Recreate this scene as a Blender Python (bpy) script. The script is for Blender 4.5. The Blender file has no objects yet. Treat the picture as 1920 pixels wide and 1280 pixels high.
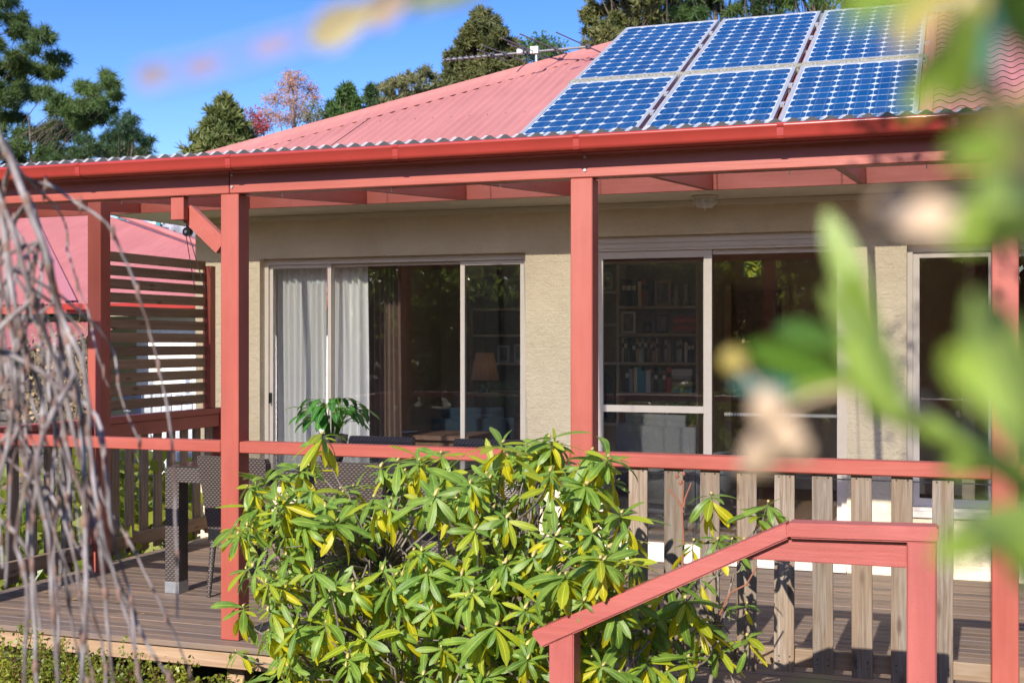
import bpy, bmesh, math, random
import numpy as np
from mathutils import Vector, Matrix, Euler
random.seed(7); rng = np.random.default_rng(7)
R = math.radians
# ------------------------------------------------------------------ camera, sky, sun, exposure
scene = bpy.context.scene
YAW = R(19.5); FPX = 2350.0; EYE = 1.507
sA, cA = math.sin(YAW), math.cos(YAW)
cam = bpy.data.cameras.new("camera"); camo = bpy.data.objects.new("camera", cam)
scene.collection.objects.link(camo); scene.camera = camo
camo.location = (0, 0, EYE); camo.rotation_euler = (R(90), 0, YAW)
cam.sensor_width = 36; cam.lens = FPX / 1920 * 36; cam.clip_start = .02; cam.clip_end = 2000
cam.dof.use_dof = True; cam.dof.focus_distance = 6.2; cam.dof.aperture_fstop = 6.0
world = bpy.data.worlds.new("World"); scene.world = world; world.use_nodes = True
wn = world.node_tree; bg = wn.nodes["Background"]
sky = wn.nodes.new("ShaderNodeTexSky"); sky.sky_type = 'NISHITA'; sky.sun_disc = False
sky.sun_elevation = R(31); sky.sun_rotation = R(181); sky.altitude = 900; sky.air_density = 1.0; sky.dust_density = .8; sky.ozone_density = 3.0
hs = wn.nodes.new("ShaderNodeHueSaturation"); hs.inputs['Hue'].default_value = .521; hs.inputs['Saturation'].default_value = 1.32; hs.inputs['Value'].default_value = .56
wn.links.new(sky.outputs[0], hs.inputs['Color']); wn.links.new(hs.outputs[0], bg.inputs[0]); bg.inputs[1].default_value = .15
SUN = Vector((-.02, -.857, .515)).normalized()
sl = bpy.data.lights.new("sun", 'SUN'); sl.energy = 3.0; sl.angle = R(.5); sl.color = (1.0, .94, .84)
slo = bpy.data.objects.new("sun", sl); scene.collection.objects.link(slo)
slo.rotation_euler = SUN.to_track_quat('Z', 'Y').to_euler()
scene.view_settings.view_transform = 'Standard'; scene.view_settings.look = 'None'
scene.view_settings.exposure = 1.42; scene.view_settings.gamma = 1
scene.view_settings.use_curve_mapping = False
scene.render.engine = 'CYCLES'
scene.cycles.max_bounces = 10; scene.cycles.transparent_max_bounces = 24; scene.cycles.diffuse_bounces = 5
scene.cycles.use_denoising = True; scene.cycles.caustics_reflective = False; scene.cycles.caustics_refractive = False

# ------------------------------------------------------------------ helpers
def ray(px, py):
    r = (px - 960) / FPX
    return Vector((cA * r - sA, sA * r + cA, (640 - py) / FPX))
def at(px, py, Y):                       # the point of the plane y = Y seen at this pixel of the photograph
    v = ray(px, py); return v * (Y / v.y) + Vector((0, 0, EYE))
def atd(px, py, d): return ray(px, py) * d + Vector((0, 0, EYE))
COL = scene.collection
def link(name, data, parent=None, loc=None, rot=None, mat=None):
    o = bpy.data.objects.new(name, data); COL.objects.link(o)
    if parent is not None: o.parent = parent
    if loc is not None: o.location = loc
    if rot is not None: o.rotation_euler = rot
    if mat is not None and data is not None and not data.materials: data.materials.append(mat)
    return o
def tag(o, label=None, cat=None, group=None, kind=None):
    if label: o['label'] = label
    if cat: o['category'] = cat
    if group: o['group'] = group
    if kind: o['kind'] = kind
    return o
def thing(name, label, cat, loc=(0, 0, 0), group=None, rz=0):
    return tag(link(name, None, None, loc, (0, 0, rz)), label, cat, group)
def local(parent, o):                    # keep the world place of o when its parent does not sit at the origin
    o.parent = parent; o.matrix_parent_inverse = parent_world(parent).inverted(); return o
def parent_world(p):
    m = Matrix.LocRotScale(p.location, p.rotation_euler, None)
    return (parent_world(p.parent) @ m) if p.parent else m
def copy_tree(o, parent=None):
    c = o.copy(); COL.objects.link(c); c.parent = parent
    for ch in KIDS.get(o.name, []): copy_tree(ch, c)
    return c
KIDS = {}
def remember(root):
    for o in bpy.data.objects:
        if o.parent is not None: KIDS.setdefault(o.parent.name, [])
    for o in list(bpy.data.objects):
        if o.parent is not None and o not in KIDS[o.parent.name]: KIDS[o.parent.name].append(o)

class MB:
    def __init__(s): s.v = []; s.f = []; s.sm = []
    def add(s, vs, fs, smooth=False):
        b = len(s.v); s.v += [tuple(p) for p in vs]; s.f += [tuple(i + b for i in f) for f in fs]; s.sm += [smooth] * len(fs); return s
    def box(s, x0, x1, y0, y1, z0, z1, M=None):
        vs = [Vector((x, y, z)) for x in (x0, x1) for y in (y0, y1) for z in (z0, z1)]
        if M is not None: vs = [M @ p for p in vs]
        return s.add(vs, [(0, 1, 3, 2), (4, 6, 7, 5), (0, 4, 5, 1), (2, 3, 7, 6), (0, 2, 6, 4), (1, 5, 7, 3)])
    def tube(s, pts, rad, n=8, cap=True):
        pts = [Vector(p) for p in pts]
        if not hasattr(rad, '__len__'): rad = [rad] * len(pts)
        rings = []; ref = Vector((0, 0, 1))
        t0 = (pts[1] - pts[0]).normalized()
        if abs(t0.dot(ref)) > .9: ref = Vector((1, 0, 0))
        u = t0.cross(ref).normalized()
        for i, p in enumerate(pts):
            a = pts[max(i - 1, 0)]; b = pts[min(i + 1, len(pts) - 1)]
            t = (b - a).normalized(); u = (u - t * u.dot(t)).normalized(); w = t.cross(u)
            rings.append([p + (u * math.cos(2 * math.pi * k / n) + w * math.sin(2 * math.pi * k / n)) * rad[i] for k in range(n)])
        vs = [q for r in rings for q in r]; fs = []
        for i in range(len(rings) - 1):
            for k in range(n):
                k2 = (k + 1) % n; fs.append((i * n + k, i * n + k2, (i + 1) * n + k2, (i + 1) * n + k))
        s.add(vs, fs, True)
        if cap: s.add(rings[0], [tuple(range(n))[::-1]]); s.add(rings[-1], [tuple(range(n))])
        return s
    def lathe(s, prof, c=(0, 0, 0), n=20, sx=1, sy=1):
        vs = [(c[0] + r * sx * math.cos(2 * math.pi * k / n), c[1] + r * sy * math.sin(2 * math.pi * k / n), c[2] + z) for r, z in prof for k in range(n)]
        fs = [(i * n + k, i * n + (k + 1) % n, (i + 1) * n + (k + 1) % n, (i + 1) * n + k) for i in range(len(prof) - 1) for k in range(n)]
        return s.add(vs, fs, True)
    def mesh(s, name='mesh'):
        me = bpy.data.meshes.new(name); me.from_pydata(s.v, [], s.f)
        if any(s.sm): me.polygons.foreach_set('use_smooth', s.sm)
        me.update(); return me
    def obj(s, name, mat, parent=None, loc=None, rot=None): return link(name, s.mesh(name), parent, loc, rot, mat)

_bc = {}
def bevbox(dx, dy, dz, b=.003, mat=None):
    key = (round(dx, 4), round(dy, 4), round(dz, 4), b, mat.name if mat else None)
    if key not in _bc:
        bm = bmesh.new(); bmesh.ops.create_cube(bm, size=1)
        for v in bm.verts: v.co.x *= dx; v.co.y *= dy; v.co.z *= dz
        if b > 0: bmesh.ops.bevel(bm, geom=bm.edges[:], offset=b, segments=1, affect='EDGES')
        me = bpy.data.meshes.new('board'); bm.to_mesh(me); bm.free()
        if mat: me.materials.append(mat)
        _bc[key] = me
    return _bc[key]
def timber(name, x0, x1, y0, y1, z0, z1, mat, parent=None, b=.003, rot=None, loc=None):
    me = bevbox(x1 - x0, y1 - y0, z1 - z0, b, mat)
    c = Vector(((x0 + x1) / 2, (y0 + y1) / 2, (z0 + z1) / 2)) if loc is None else loc
    return link(name, me, parent, c, rot)

def np_mesh(name, V, F, mat, uv=None, smooth=True, mi=None, mats=None):
    V = np.asarray(V, np.float32); F = np.asarray(F, np.int32); k = F.shape[1]
    me = bpy.data.meshes.new(name); me.vertices.add(len(V)); me.vertices.foreach_set('co', V.ravel())
    me.loops.add(F.size); me.loops.foreach_set('vertex_index', F.ravel())
    me.polygons.add(len(F)); me.polygons.foreach_set('loop_start', np.arange(0, F.size, k, dtype=np.int32))
    me.polygons.foreach_set('loop_total', np.full(len(F), k, np.int32))
    if smooth: me.polygons.foreach_set('use_smooth', np.ones(len(F), bool))
    for m in (mats or [mat]): me.materials.append(m)
    if mi is not None: me.polygons.foreach_set('material_index', np.asarray(mi, np.int32))
    if uv is not None:
        l = me.uv_layers.new(name='uv'); l.data.foreach_set('uv', np.asarray(uv, np.float32)[F.ravel()].ravel())
    me.update(calc_edges=True); return me
def scatter(T, F, P, B, S):              # template verts T (n,3), faces F, positions P (N,3), bases B (N,3,3) (columns are the axes), scales S (N,)
    T = np.asarray(T); N = len(P)
    V = np.einsum('nij,kj->nki', B * np.asarray(S)[:, None, None], T) + P[:, None, :]
    FF = (np.asarray(F)[None] + (np.arange(N) * len(T))[:, None, None]).reshape(-1, len(F[0]))
    return V.reshape(-1, 3), FF
def rand_bases(N, up=0.0):
    q = rng.normal(size=(N, 4)); q /= np.linalg.norm(q, axis=1)[:, None]; w, x, y, z = q.T
    return np.stack([np.stack([1 - 2 * (y * y + z * z), 2 * (x * y - z * w), 2 * (x * z + y * w)], 1), np.stack([2 * (x * y + z * w), 1 - 2 * (x * x + z * z), 2 * (y * z - x * w)], 1),
                     np.stack([2 * (x * z - y * w), 2 * (y * z + x * w), 1 - 2 * (x * x + y * y)], 1)], 1)
def basis(d, n=None):                    # y along d, z as near n as can be
    d = np.asarray(d, float); d /= np.linalg.norm(d); n = np.array([0, 0, 1.]) if n is None else np.asarray(n, float)
    x = np.cross(d, n); l = np.linalg.norm(x)
    if l < 1e-4: x = np.cross(d, [1, 0, 0]); l = np.linalg.norm(x)
    x /= l; z = np.cross(x, d); return np.stack([x, d, z], 1)

# ------------------------------------------------------------------ materials
def nodes(name):
    m = bpy.data.materials.new(name); m.use_nodes = True; nt = m.node_tree; b = nt.nodes['Principled BSDF']; return m, nt, b
def N(nt, t, **k):
    n = nt.nodes.new(t)
    for a, v in k.items():
        if a in n.inputs.keys() if isinstance(a, str) else False: n.inputs[a].default_value = v
        else: setattr(n, a, v)
    return n
def ramp(nt, src, stops):
    r = nt.nodes.new('ShaderNodeValToRGB'); e = r.color_ramp.elements
    while len(e) < len(stops): e.new(.5)
    for i, (p, c) in enumerate(stops): e[i].position = p; e[i].color = (*c, 1) if len(c) == 3 else c
    nt.links.new(src, r.inputs[0]); return r.outputs[0]
def coords(nt, scale=(1, 1, 1), kind='Object', rnd=True):
    tc = nt.nodes.new('ShaderNodeTexCoord'); out = tc.outputs[kind]
    if rnd:
        oi = nt.nodes.new('ShaderNodeObjectInfo'); ml = nt.nodes.new('ShaderNodeVectorMath'); ml.operation = 'SCALE'; ml.inputs[0].default_value = (7.3, 9.1, 11.7)
        nt.links.new(oi.outputs['Random'], ml.inputs['Scale']); ad = nt.nodes.new('ShaderNodeVectorMath'); ad.operation = 'ADD'
        nt.links.new(out, ad.inputs[0]); nt.links.new(ml.outputs[0], ad.inputs[1]); out = ad.outputs[0]
    mp = nt.nodes.new('ShaderNodeMapping'); mp.inputs['Scale'].default_value = scale; nt.links.new(out, mp.inputs[0]); return mp.outputs[0]
def noise(nt, vec, scale, detail=4, rough=.55, dist=0):
    n = nt.nodes.new('ShaderNodeTexNoise'); n.inputs['Scale'].default_value = scale; n.inputs['Detail'].default_value = detail
    n.inputs['Roughness'].default_value = rough; n.inputs['Distortion'].default_value = dist; nt.links.new(vec, n.inputs['Vector']); return n.outputs['Fac']
def mix(nt, fac, a, b, mode='MIX'):
    m = nt.nodes.new('ShaderNodeMix'); m.data_type = 'RGBA'; m.blend_type = mode
    for s, v in ((m.inputs[0], fac), (m.inputs[6], a), (m.inputs[7], b)):
        if hasattr(v, 'links'): nt.links.new(v, s)
        elif isinstance(v, (int, float)): s.default_value = v
        else: s.default_value = (*v, 1)
    return m.outputs[2]
def math_(nt, op, a, b=None):
    m = nt.nodes.new('ShaderNodeMath'); m.operation = op
    for i, v in enumerate((a, b)):
        if v is None: continue
        if hasattr(v, 'links'): nt.links.new(v, m.inputs[i])
        else: m.inputs[i].default_value = v
    return m.outputs[0]
def bump(nt, bsdf, h, dist=.002, strength=.6):
    b = nt.nodes.new('ShaderNodeBump'); b.inputs['Distance'].default_value = dist; b.inputs['Strength'].default_value = strength
    nt.links.new(h, b.inputs['Height']); nt.links.new(b.outputs[0], bsdf.inputs['Normal'])
def grainscale(ax, a=2.0, b=45.0): return tuple(a if i == 'xyz'.index(ax) else b for i in range(3))
def paint(name, rgb, ax='x', rough=.5, wear=.5, grain=.5):
    m, nt, b = nodes(name); v = coords(nt, grainscale(ax)); g = noise(nt, v, 1.0, 5, .6, .4)
    v2 = coords(nt, grainscale(ax, 1.2, 5)); big = noise(nt, v2, 1.5, 4)
    c = mix(nt, math_(nt, 'MULTIPLY', ramp(nt, g, [(.35, (0, 0, 0)), (.7, (1, 1, 1))]), .62 * grain), rgb, tuple(x * .62 for x in rgb))
    c = mix(nt, math_(nt, 'MULTIPLY', ramp(nt, big, [(.35, (0, 0, 0)), (.75, (1, 1, 1))]), .7 * wear), c, tuple(min(1, x * 1.3 + .05) for x in rgb))
    gr = noise(nt, coords(nt, (1, 1, 1)), 3.5, 6, .7); c = mix(nt, math_(nt, 'MULTIPLY', ramp(nt, gr, [(.48, (0, 0, 0)), (.72, (1, 1, 1))]), .45 * wear), c, tuple(x * .55 for x in rgb))
    sp = noise(nt, coords(nt, (1, 1, 1)), 160, 2); c = mix(nt, math_(nt, 'MULTIPLY', ramp(nt, sp, [(.70, (0, 0, 0)), (.76, (1, 1, 1))]), .5 * wear), c, (.05, .03, .025))
    nt.links.new(c, b.inputs['Base Color']); b.inputs['Roughness'].default_value = rough
    bump(nt, b, math_(nt, 'ADD', g, math_(nt, 'MULTIPLY', sp, .3)), .003, .6 * grain + .15); return m
def wood(name, stops, ax='z', rough=.8, bstr=.6, knots=True, scale=1.0):
    m, nt, b = nodes(name); v = coords(nt, grainscale(ax, 1.6 * scale, 38 * scale)); g = noise(nt, v, 1.0, 7, .68, .6)
    c = ramp(nt, g, stops); oi = nt.nodes.new('ShaderNodeObjectInfo')
    v2 = coords(nt, grainscale(ax, 1.3, 9)); st = noise(nt, v2, 1.3, 3); c = mix(nt, ramp(nt, st, [(.42, (0, 0, 0)), (.62, (.75, .75, .75))]), c, mix(nt, .5, c, (.26, .16, .085)))
    mul = math_(nt, 'ADD', math_(nt, 'MULTIPLY', oi.outputs['Random'], .5), .72); cm = nt.nodes.new('ShaderNodeCombineColor')
    for i in range(3): nt.links.new(mul, cm.inputs[i])
    c = mix(nt, 1.0, c, cm.outputs[0], 'MULTIPLY')
    if knots:
        vo = nt.nodes.new('ShaderNodeTexVoronoi'); vo.inputs['Scale'].default_value = 1.0; nt.links.new(coords(nt, grainscale(ax, 3.2, 11)), vo.inputs['Vector'])
        k = ramp(nt, vo.outputs['Distance'], [(.06, (1, 1, 1)), (.17, (0, 0, 0))]); c = mix(nt, math_(nt, 'MULTIPLY', k, .75), c, (.06, .03, .015))
    nt.links.new(c, b.inputs['Base Color']); b.inputs['Roughness'].default_value = rough; bump(nt, b, g, .002, bstr); return m
def plain(name, rgb, rough=.5, metal=0, bmp=0, bscale=40, var=.15, coat=0):
    m, nt, b = nodes(name); n = noise(nt, coords(nt), bscale, 4)
    c = mix(nt, ramp(nt, n, [(.3, (0, 0, 0)), (.7, (1, 1, 1))]), tuple(x * (1 - var) for x in rgb), tuple(min(1, x * (1 + var)) for x in rgb))
    nt.links.new(c, b.inputs['Base Color']); b.inputs['Roughness'].default_value = rough; b.inputs['Metallic'].default_value = metal; b.inputs['Coat Weight'].default_value = coat
    if bmp: bump(nt, b, n, bmp, .6)
    return m
def leafmat(name, c1, c2, veins=True, trans=.35, rough=.42, sc=9.0, tip=None):
    m, nt, b = nodes(name); tc = nt.nodes.new('ShaderNodeNewGeometry'); n = noise(nt, tc.outputs['Position'], sc, 2)
    c = mix(nt, ramp(nt, n, [(.32, (0, 0, 0)), (.68, (1, 1, 1))]), c1, c2)
    oi = nt.nodes.new('ShaderNodeObjectInfo'); c = mix(nt, math_(nt, 'MULTIPLY', oi.outputs['Random'], .5), c, tuple(x * .55 for x in c1))
    if veins:
        uv = nt.nodes.new('ShaderNodeUVMap'); sx = nt.nodes.new('ShaderNodeSeparateXYZ'); nt.links.new(uv.outputs[0], sx.inputs[0])
        d = math_(nt, 'ABSOLUTE', math_(nt, 'SUBTRACT', sx.outputs[0], .5)); mid = ramp(nt, d, [(.015, (1, 1, 1)), (.05, (0, 0, 0))])
        c = mix(nt, math_(nt, 'MULTIPLY', mid, .6), c, tuple(min(1, x * 2 + .04) for x in c2))
        w = math_(nt, 'SINE', math_(nt, 'MULTIPLY', math_(nt, 'SUBTRACT', sx.outputs[1], math_(nt, 'MULTIPLY', d, .5)), 75)); bump(nt, b, math_(nt, 'SUBTRACT', w, math_(nt, 'MULTIPLY', mid, 4)), .00022, .35)
    nt.links.new(c, b.inputs['Base Color']); b.inputs['Roughness'].default_value = rough; b.inputs['Specular IOR Level'].default_value = .45
    tr = nt.nodes.new('ShaderNodeBsdfTranslucent'); nt.links.new(mix(nt, .5, c, tuple(min(1, x * 2.2) for x in c2)), tr.inputs[0])
    ms = nt.nodes.new('ShaderNodeMixShader'); ms.inputs[0].default_value = trans; nt.links.new(b.outputs[0], ms.inputs[1]); nt.links.new(tr.outputs[0], ms.inputs[2])
    nt.links.new(ms.outputs[0], nt.nodes['Material Output'].inputs[0]); return m
RED = (.33, .068, .045)
M_redx = paint('red_paint_x', RED, 'x'); M_redz = paint('red_paint_z', RED, 'z'); M_redy = paint('red_paint_y', RED, 'y')
M_pinkx = paint('pink_paint_x', (.36, .088, .075), 'x', .42, .6, .7); M_pinkz = paint('pink_paint_z', (.35, .08, .068), 'z', .5, .6, .8)
M_gutter = plain('gutter_enamel', (.31, .036, .028), .28, 0, 0, 5, .06, .15)
M_picket = wood('weathered_pine', [(.25, (.055, .04, .03)), (.42, (.16, .115, .08)), (.58, (.235, .19, .15)), (.8, (.31, .295, .285))], 'z', bstr=.9, scale=1.9)
M_railw = wood('weathered_rail', [(.2, (.12, .08, .05)), (.5, (.27, .19, .125)), (.85, (.36, .30, .23))], 'x')
M_raily = wood('weathered_rail_y', [(.2, (.12, .08, .05)), (.5, (.25, .17, .11)), (.85, (.36, .30, .23))], 'y')
M_slat = wood('stained_slat', [(.2, (.09, .05, .03)), (.55, (.24, .15, .095)), (.85, (.36, .26, .18))], 'y')
M_deck = wood('deck_timber', [(.2, (.10, .072, .058)), (.5, (.145, .105, .085)), (.85, (.185, .145, .125))], 'x', .62, .4)
M_fasc = wood('deck_fascia_timber', [(.2, (.22, .13, .075)), (.55, (.38, .25, .155)), (.85, (.48, .36, .25))], 'x')

def polysheet():                         # the weathered, grey translucent sheet over the verandah
    m, nt, b = nodes('grey_polycarbonate_sheet'); n = noise(nt, coords(nt, (1, 1, 1), 'Object', False), 9, 4); c = mix(nt, n, (.10, .105, .12), (.20, .21, .23)); nt.links.new(c, b.inputs['Base Color']); b.inputs['Roughness'].default_value = .35
    t = nt.nodes.new('ShaderNodeBsdfTranslucent'); t.inputs[0].default_value = (.95, .95, .92, 1); m1 = nt.nodes.new('ShaderNodeMixShader'); m1.inputs[0].default_value = .72; nt.links.new(b.outputs[0], m1.inputs[1]); nt.links.new(t.outputs[0], m1.inputs[2])
    tp = nt.nodes.new('ShaderNodeBsdfTransparent'); tp.inputs[0].default_value = (.95, .95, .9, 1); m2 = nt.nodes.new('ShaderNodeMixShader'); m2.inputs[0].default_value = .33; nt.links.new(m1.outputs[0], m2.inputs[1]); nt.links.new(tp.outputs[0], m2.inputs[2]); nt.links.new(m2.outputs[0], nt.nodes['Material Output'].inputs[0]); return m
def roofmat(name, rgb):
    m, nt, b = nodes(name); v = coords(nt, (1, 1, 1), 'Object', False); n = noise(nt, v, 1.6, 5); n2 = noise(nt, coords(nt, (22, 1.2, 1), 'Object', False), 1, 4)
    c = mix(nt, ramp(nt, n, [(.3, (0, 0, 0)), (.75, (1, 1, 1))]), rgb, tuple(x * 1.12 + .02 for x in rgb)); c = mix(nt, math_(nt, 'MULTIPLY', ramp(nt, n2, [(.4, (0, 0, 0)), (.75, (1, 1, 1))]), .35), c, tuple(x * .68 for x in rgb))
    dirt = noise(nt, v, 26, 3); c = mix(nt, ramp(nt, dirt, [(.70, (0, 0, 0)), (.80, (.5, .5, .5))]), c, (.18, .10, .08))
    g = nt.nodes.new('ShaderNodeNewGeometry'); c = mix(nt, g.outputs['Backfacing'], c, (.16, .17, .19))
    nt.links.new(c, b.inputs['Base Color']); b.inputs['Roughness'].default_value = .48; return m
M_grey = polysheet(); M_roof = roofmat('pink_roof_steel', (.42, .165, .145)); M_roof2 = roofmat('neighbour_roof_steel', (.41, .145, .135))
def wallmat(name, c1, c2):
    m, nt, b = nodes(name); v = coords(nt, (1, 1, 1), 'Object', False); n = noise(nt, v, 2.2, 6, .6); f = noise(nt, v, 34, 6, .65, .5); tr = noise(nt, coords(nt, (8, 8, 11), 'Object', False), 2.2, 6, .7, 1.6)
    bt = nt.nodes.new('ShaderNodeTexBrick'); mp = nt.nodes.new('ShaderNodeMapping'); mp.inputs['Rotation'].default_value = (R(90), 0, 0); nt.links.new(v, mp.inputs[0]); nt.links.new(mp.outputs[0], bt.inputs[0])
    bt.inputs['Scale'].default_value = 1; bt.inputs['Brick Width'].default_value = .24; bt.inputs['Row Height'].default_value = .086; bt.inputs['Mortar Size'].default_value = .006; bt.inputs['Mortar Smooth'].default_value = 1
    c = mix(nt, ramp(nt, n, [(.3, (0, 0, 0)), (.7, (1, 1, 1))]), c1, c2); c = mix(nt, math_(nt, 'MULTIPLY', ramp(nt, tr, [(.58, (0, 0, 0)), (.70, (1, 1, 1))]), .25), c, tuple(x * .6 for x in c1))
    c = mix(nt, math_(nt, 'MULTIPLY', bt.outputs['Fac'], .03), c, tuple(x * .55 for x in c1)); nt.links.new(c, b.inputs['Base Color']); b.inputs['Roughness'].default_value = .85
    h = math_(nt, 'SUBTRACT', math_(nt, 'ADD', math_(nt, 'MULTIPLY', f, .6), tr), math_(nt, 'MULTIPLY', bt.outputs['Fac'], .10)); bump(nt, b, h, .012, .9); return m
M_wall = wallmat('bagged_render', (.72, .61, .43), (.86, .735, .54))
M_frame = plain('almond_frame', (.74, .66, .585), .35, 0, 0, 8, .04); M_soffit = plain('cream_soffit', (.70, .64, .53), .7, 0, 0, 3, .05)
M_black = plain('black_plastic', (.012, .012, .014), .35); M_galv = plain('galvanised', (.42, .44, .47), .4, .7, 0, 30); M_white = plain('white_paint', (.78, .78, .76), .6)
def glassmat(name, tint=(1, 1, 1), ior=1.5, minr=.0):
    m, nt, b = nodes(name); nt.nodes.remove(b); ge = nt.nodes.new('ShaderNodeNewGeometry'); dt = nt.nodes.new('ShaderNodeVectorMath'); dt.operation = 'DOT_PRODUCT'; nt.links.new(ge.outputs['Normal'], dt.inputs[0]); nt.links.new(ge.outputs['Incoming'], dt.inputs[1]); sch = math_(nt, 'ADD', math_(nt, 'MULTIPLY', math_(nt, 'POWER', math_(nt, 'SUBTRACT', 1.0, math_(nt, 'ABSOLUTE', dt.outputs['Value'])), 5.0), .96), .04)
    t = nt.nodes.new('ShaderNodeBsdfTransparent'); t.inputs[0].default_value = (*tint, 1); g = nt.nodes.new('ShaderNodeBsdfGlossy'); g.inputs['Roughness'].default_value = .0
    n = noise(nt, coords(nt, (1, 1, 1), 'Object', False), 1.3, 1); bp = nt.nodes.new('ShaderNodeBump'); bp.inputs['Distance'].default_value = .0012; bp.inputs['Strength'].default_value = .35; nt.links.new(n, bp.inputs['Height']); nt.links.new(bp.outputs[0], g.inputs['Normal'])
    fac = math_(nt, 'ADD', math_(nt, 'MULTIPLY', sch, 1.5), minr); dust = noise(nt, coords(nt, (1, 1, 1), 'Object', False), 220, 2)
    ms = nt.nodes.new('ShaderNodeMixShader'); nt.links.new(fac, ms.inputs[0]); nt.links.new(t.outputs[0], ms.inputs[1]); nt.links.new(g.outputs[0], ms.inputs[2])
    df = nt.nodes.new('ShaderNodeBsdfDiffuse'); df.inputs[0].default_value = (.6, .6, .6, 1); m2 = nt.nodes.new('ShaderNodeMixShader')
    nt.links.new(math_(nt, 'ADD', math_(nt, 'MULTIPLY', ramp(nt, dust, [(.72, (0, 0, 0)), (.75, (1, 1, 1))]), .35), .004), m2.inputs[0]); nt.links.new(ms.outputs[0], m2.inputs[1]); nt.links.new(df.outputs[0], m2.inputs[2])
    nt.links.new(m2.outputs[0], nt.nodes['Material Output'].inputs[0]); return m
M_glass = glassmat('window_glass')
def screenmat():
    m, nt, b = nodes('insect_screen'); b.inputs['Base Color'].default_value = (.045, .047, .055, 1); b.inputs['Roughness'].default_value = .6
    t = nt.nodes.new('ShaderNodeBsdfTransparent'); ms = nt.nodes.new('ShaderNodeMixShader'); ms.inputs[0].default_value = .10
    nt.links.new(t.outputs[0], ms.inputs[1]); nt.links.new(b.outputs[0], ms.inputs[2]); nt.links.new(ms.outputs[0], nt.nodes['Material Output'].inputs[0]); return m
M_screen = screenmat()
def wickermat():
    m, nt, b = nodes('woven_wicker'); tc = nt.nodes.new('ShaderNodeTexCoord'); s = nt.nodes.new('ShaderNodeSeparateXYZ'); nt.links.new(tc.outputs['Object'], s.inputs[0])
    xy = math_(nt, 'ADD', s.outputs[0], math_(nt, 'MULTIPLY', s.outputs[1], 1.03)); u = math_(nt, 'MULTIPLY', xy, 230.0); z = math_(nt, 'MULTIPLY', s.outputs[2], 500.0)
    row = math_(nt, 'FLOOR', math_(nt, 'DIVIDE', z, 6.2832)); off = math_(nt, 'MULTIPLY', math_(nt, 'MODULO', row, 2.0), 3.1416)
    wv = math_(nt, 'MULTIPLY', math_(nt, 'SINE', math_(nt, 'ADD', u, off)), .5); h = math_(nt, 'ADD', math_(nt, 'ABSOLUTE', math_(nt, 'SINE', math_(nt, 'MULTIPLY', z, .5))), wv)
    c = ramp(nt, h, [(.1, (.01, .008, .007)), (.7, (.06, .045, .04)), (1.0, (.12, .095, .085))]); nt.links.new(c, b.inputs['Base Color']); b.inputs['Roughness'].default_value = .42; bump(nt, b, h, .002, .6); return m
M_wicker = wickermat()
M_green = leafmat('rhododendron_green', (.085, .175, .024), (.23, .33, .05), rough=.42, sc=14); M_yel = leafmat('rhododendron_yellow', (.50, .46, .012), (.66, .57, .02), trans=.45)
M_lime = leafmat('rhododendron_lime', (.30, .38, .022), (.44, .48, .035), trans=.45)
M_stem = plain('grey_stem', (.17, .14, .115), .8, 0, .001, 60, .4); M_redstem = plain('red_stem', (.24, .09, .05), .7)
M_bud = plain('cream_bud', (.46, .36, .13), .5, 0, 0, 30, .25); M_bark = plain('bark', (.09, .07, .055), .9, 0, .01, 12, .5)
def link(name, data, parent=None, loc=None, rot=None, mat=None):
    o = bpy.data.objects.new(name, data); COL.objects.link(o)
    loc = Vector(loc) if loc is not None else Vector((0, 0, 0))
    if parent is not None: o.parent = parent; loc = loc - parent_world(parent).translation
    o.location = loc
    if rot is not None: o.rotation_euler = rot
    if mat is not None and data is not None and not data.materials: data.materials.append(mat)
    return o
ORD = ['first', 'second', 'third', 'fourth', 'fifth', 'sixth', 'seventh', 'eighth', 'ninth', 'tenth', 'eleventh', 'twelfth', 'thirteenth', 'fourteenth', 'fifteenth', 'sixteenth', 'seventeenth', 'eighteenth', 'nineteenth', 'twentieth', 'twenty-first', 'twenty-second', 'twenty-third', 'twenty-fourth', 'twenty-fifth', 'twenty-sixth', 'twenty-seventh', 'twenty-eighth']
GZ = -.45
YF, YW, TP = 5.486, 8.45, .48           # post line, wall face, main roof pitch
# ------------------------------------------------------------------ ground and deck
def groundmat():
    m, nt, b = nodes('garden_ground'); v = coords(nt, (1, 1, 1), 'Object', False); n = noise(nt, v, .6, 6); f = noise(nt, v, 14, 5)
    c = mix(nt, ramp(nt, n, [(.4, (0, 0, 0)), (.6, (1, 1, 1))]), (.13, .16, .06), (.24, .20, .13)); c = mix(nt, math_(nt, 'MULTIPLY', f, .4), c, (.08, .075, .04)); nt.links.new(c, b.inputs['Base Color']); b.inputs['Roughness'].default_value = .95; bump(nt, b, f, .03, .6); return m
M_ground = groundmat()
tag(MB().add([(-500, -500, GZ), (500, -500, GZ), (500, 700, GZ), (-500, 700, GZ)], [(0, 1, 2, 3)]).obj('ground', M_ground), kind='structure')
deck = tag(link('deck', None, None, (-1, 5.4, -.03)), kind='structure')
y = 5.385; k = 0
while y < YW - .05:
    timber('board', -5.46, 6.0, y, y + .0855, -.03, random.uniform(-.0012, .0012), M_deck, deck, .0025); y += .09; k += 1
timber('joist_board', -5.44, 6.0, 5.405, 5.445, -.118, -.033, M_fasc, deck, .003)
timber('side_board', -5.44, -5.40, 5.45, YW - .01, -.20, -.033, M_fasc, deck, .003)
for i in range(6): timber('stump', -5.3 + i * 1.82, -5.2 + i * 1.82, 5.5, 5.6, GZ, -.034, M_fasc, deck, .003)
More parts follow.
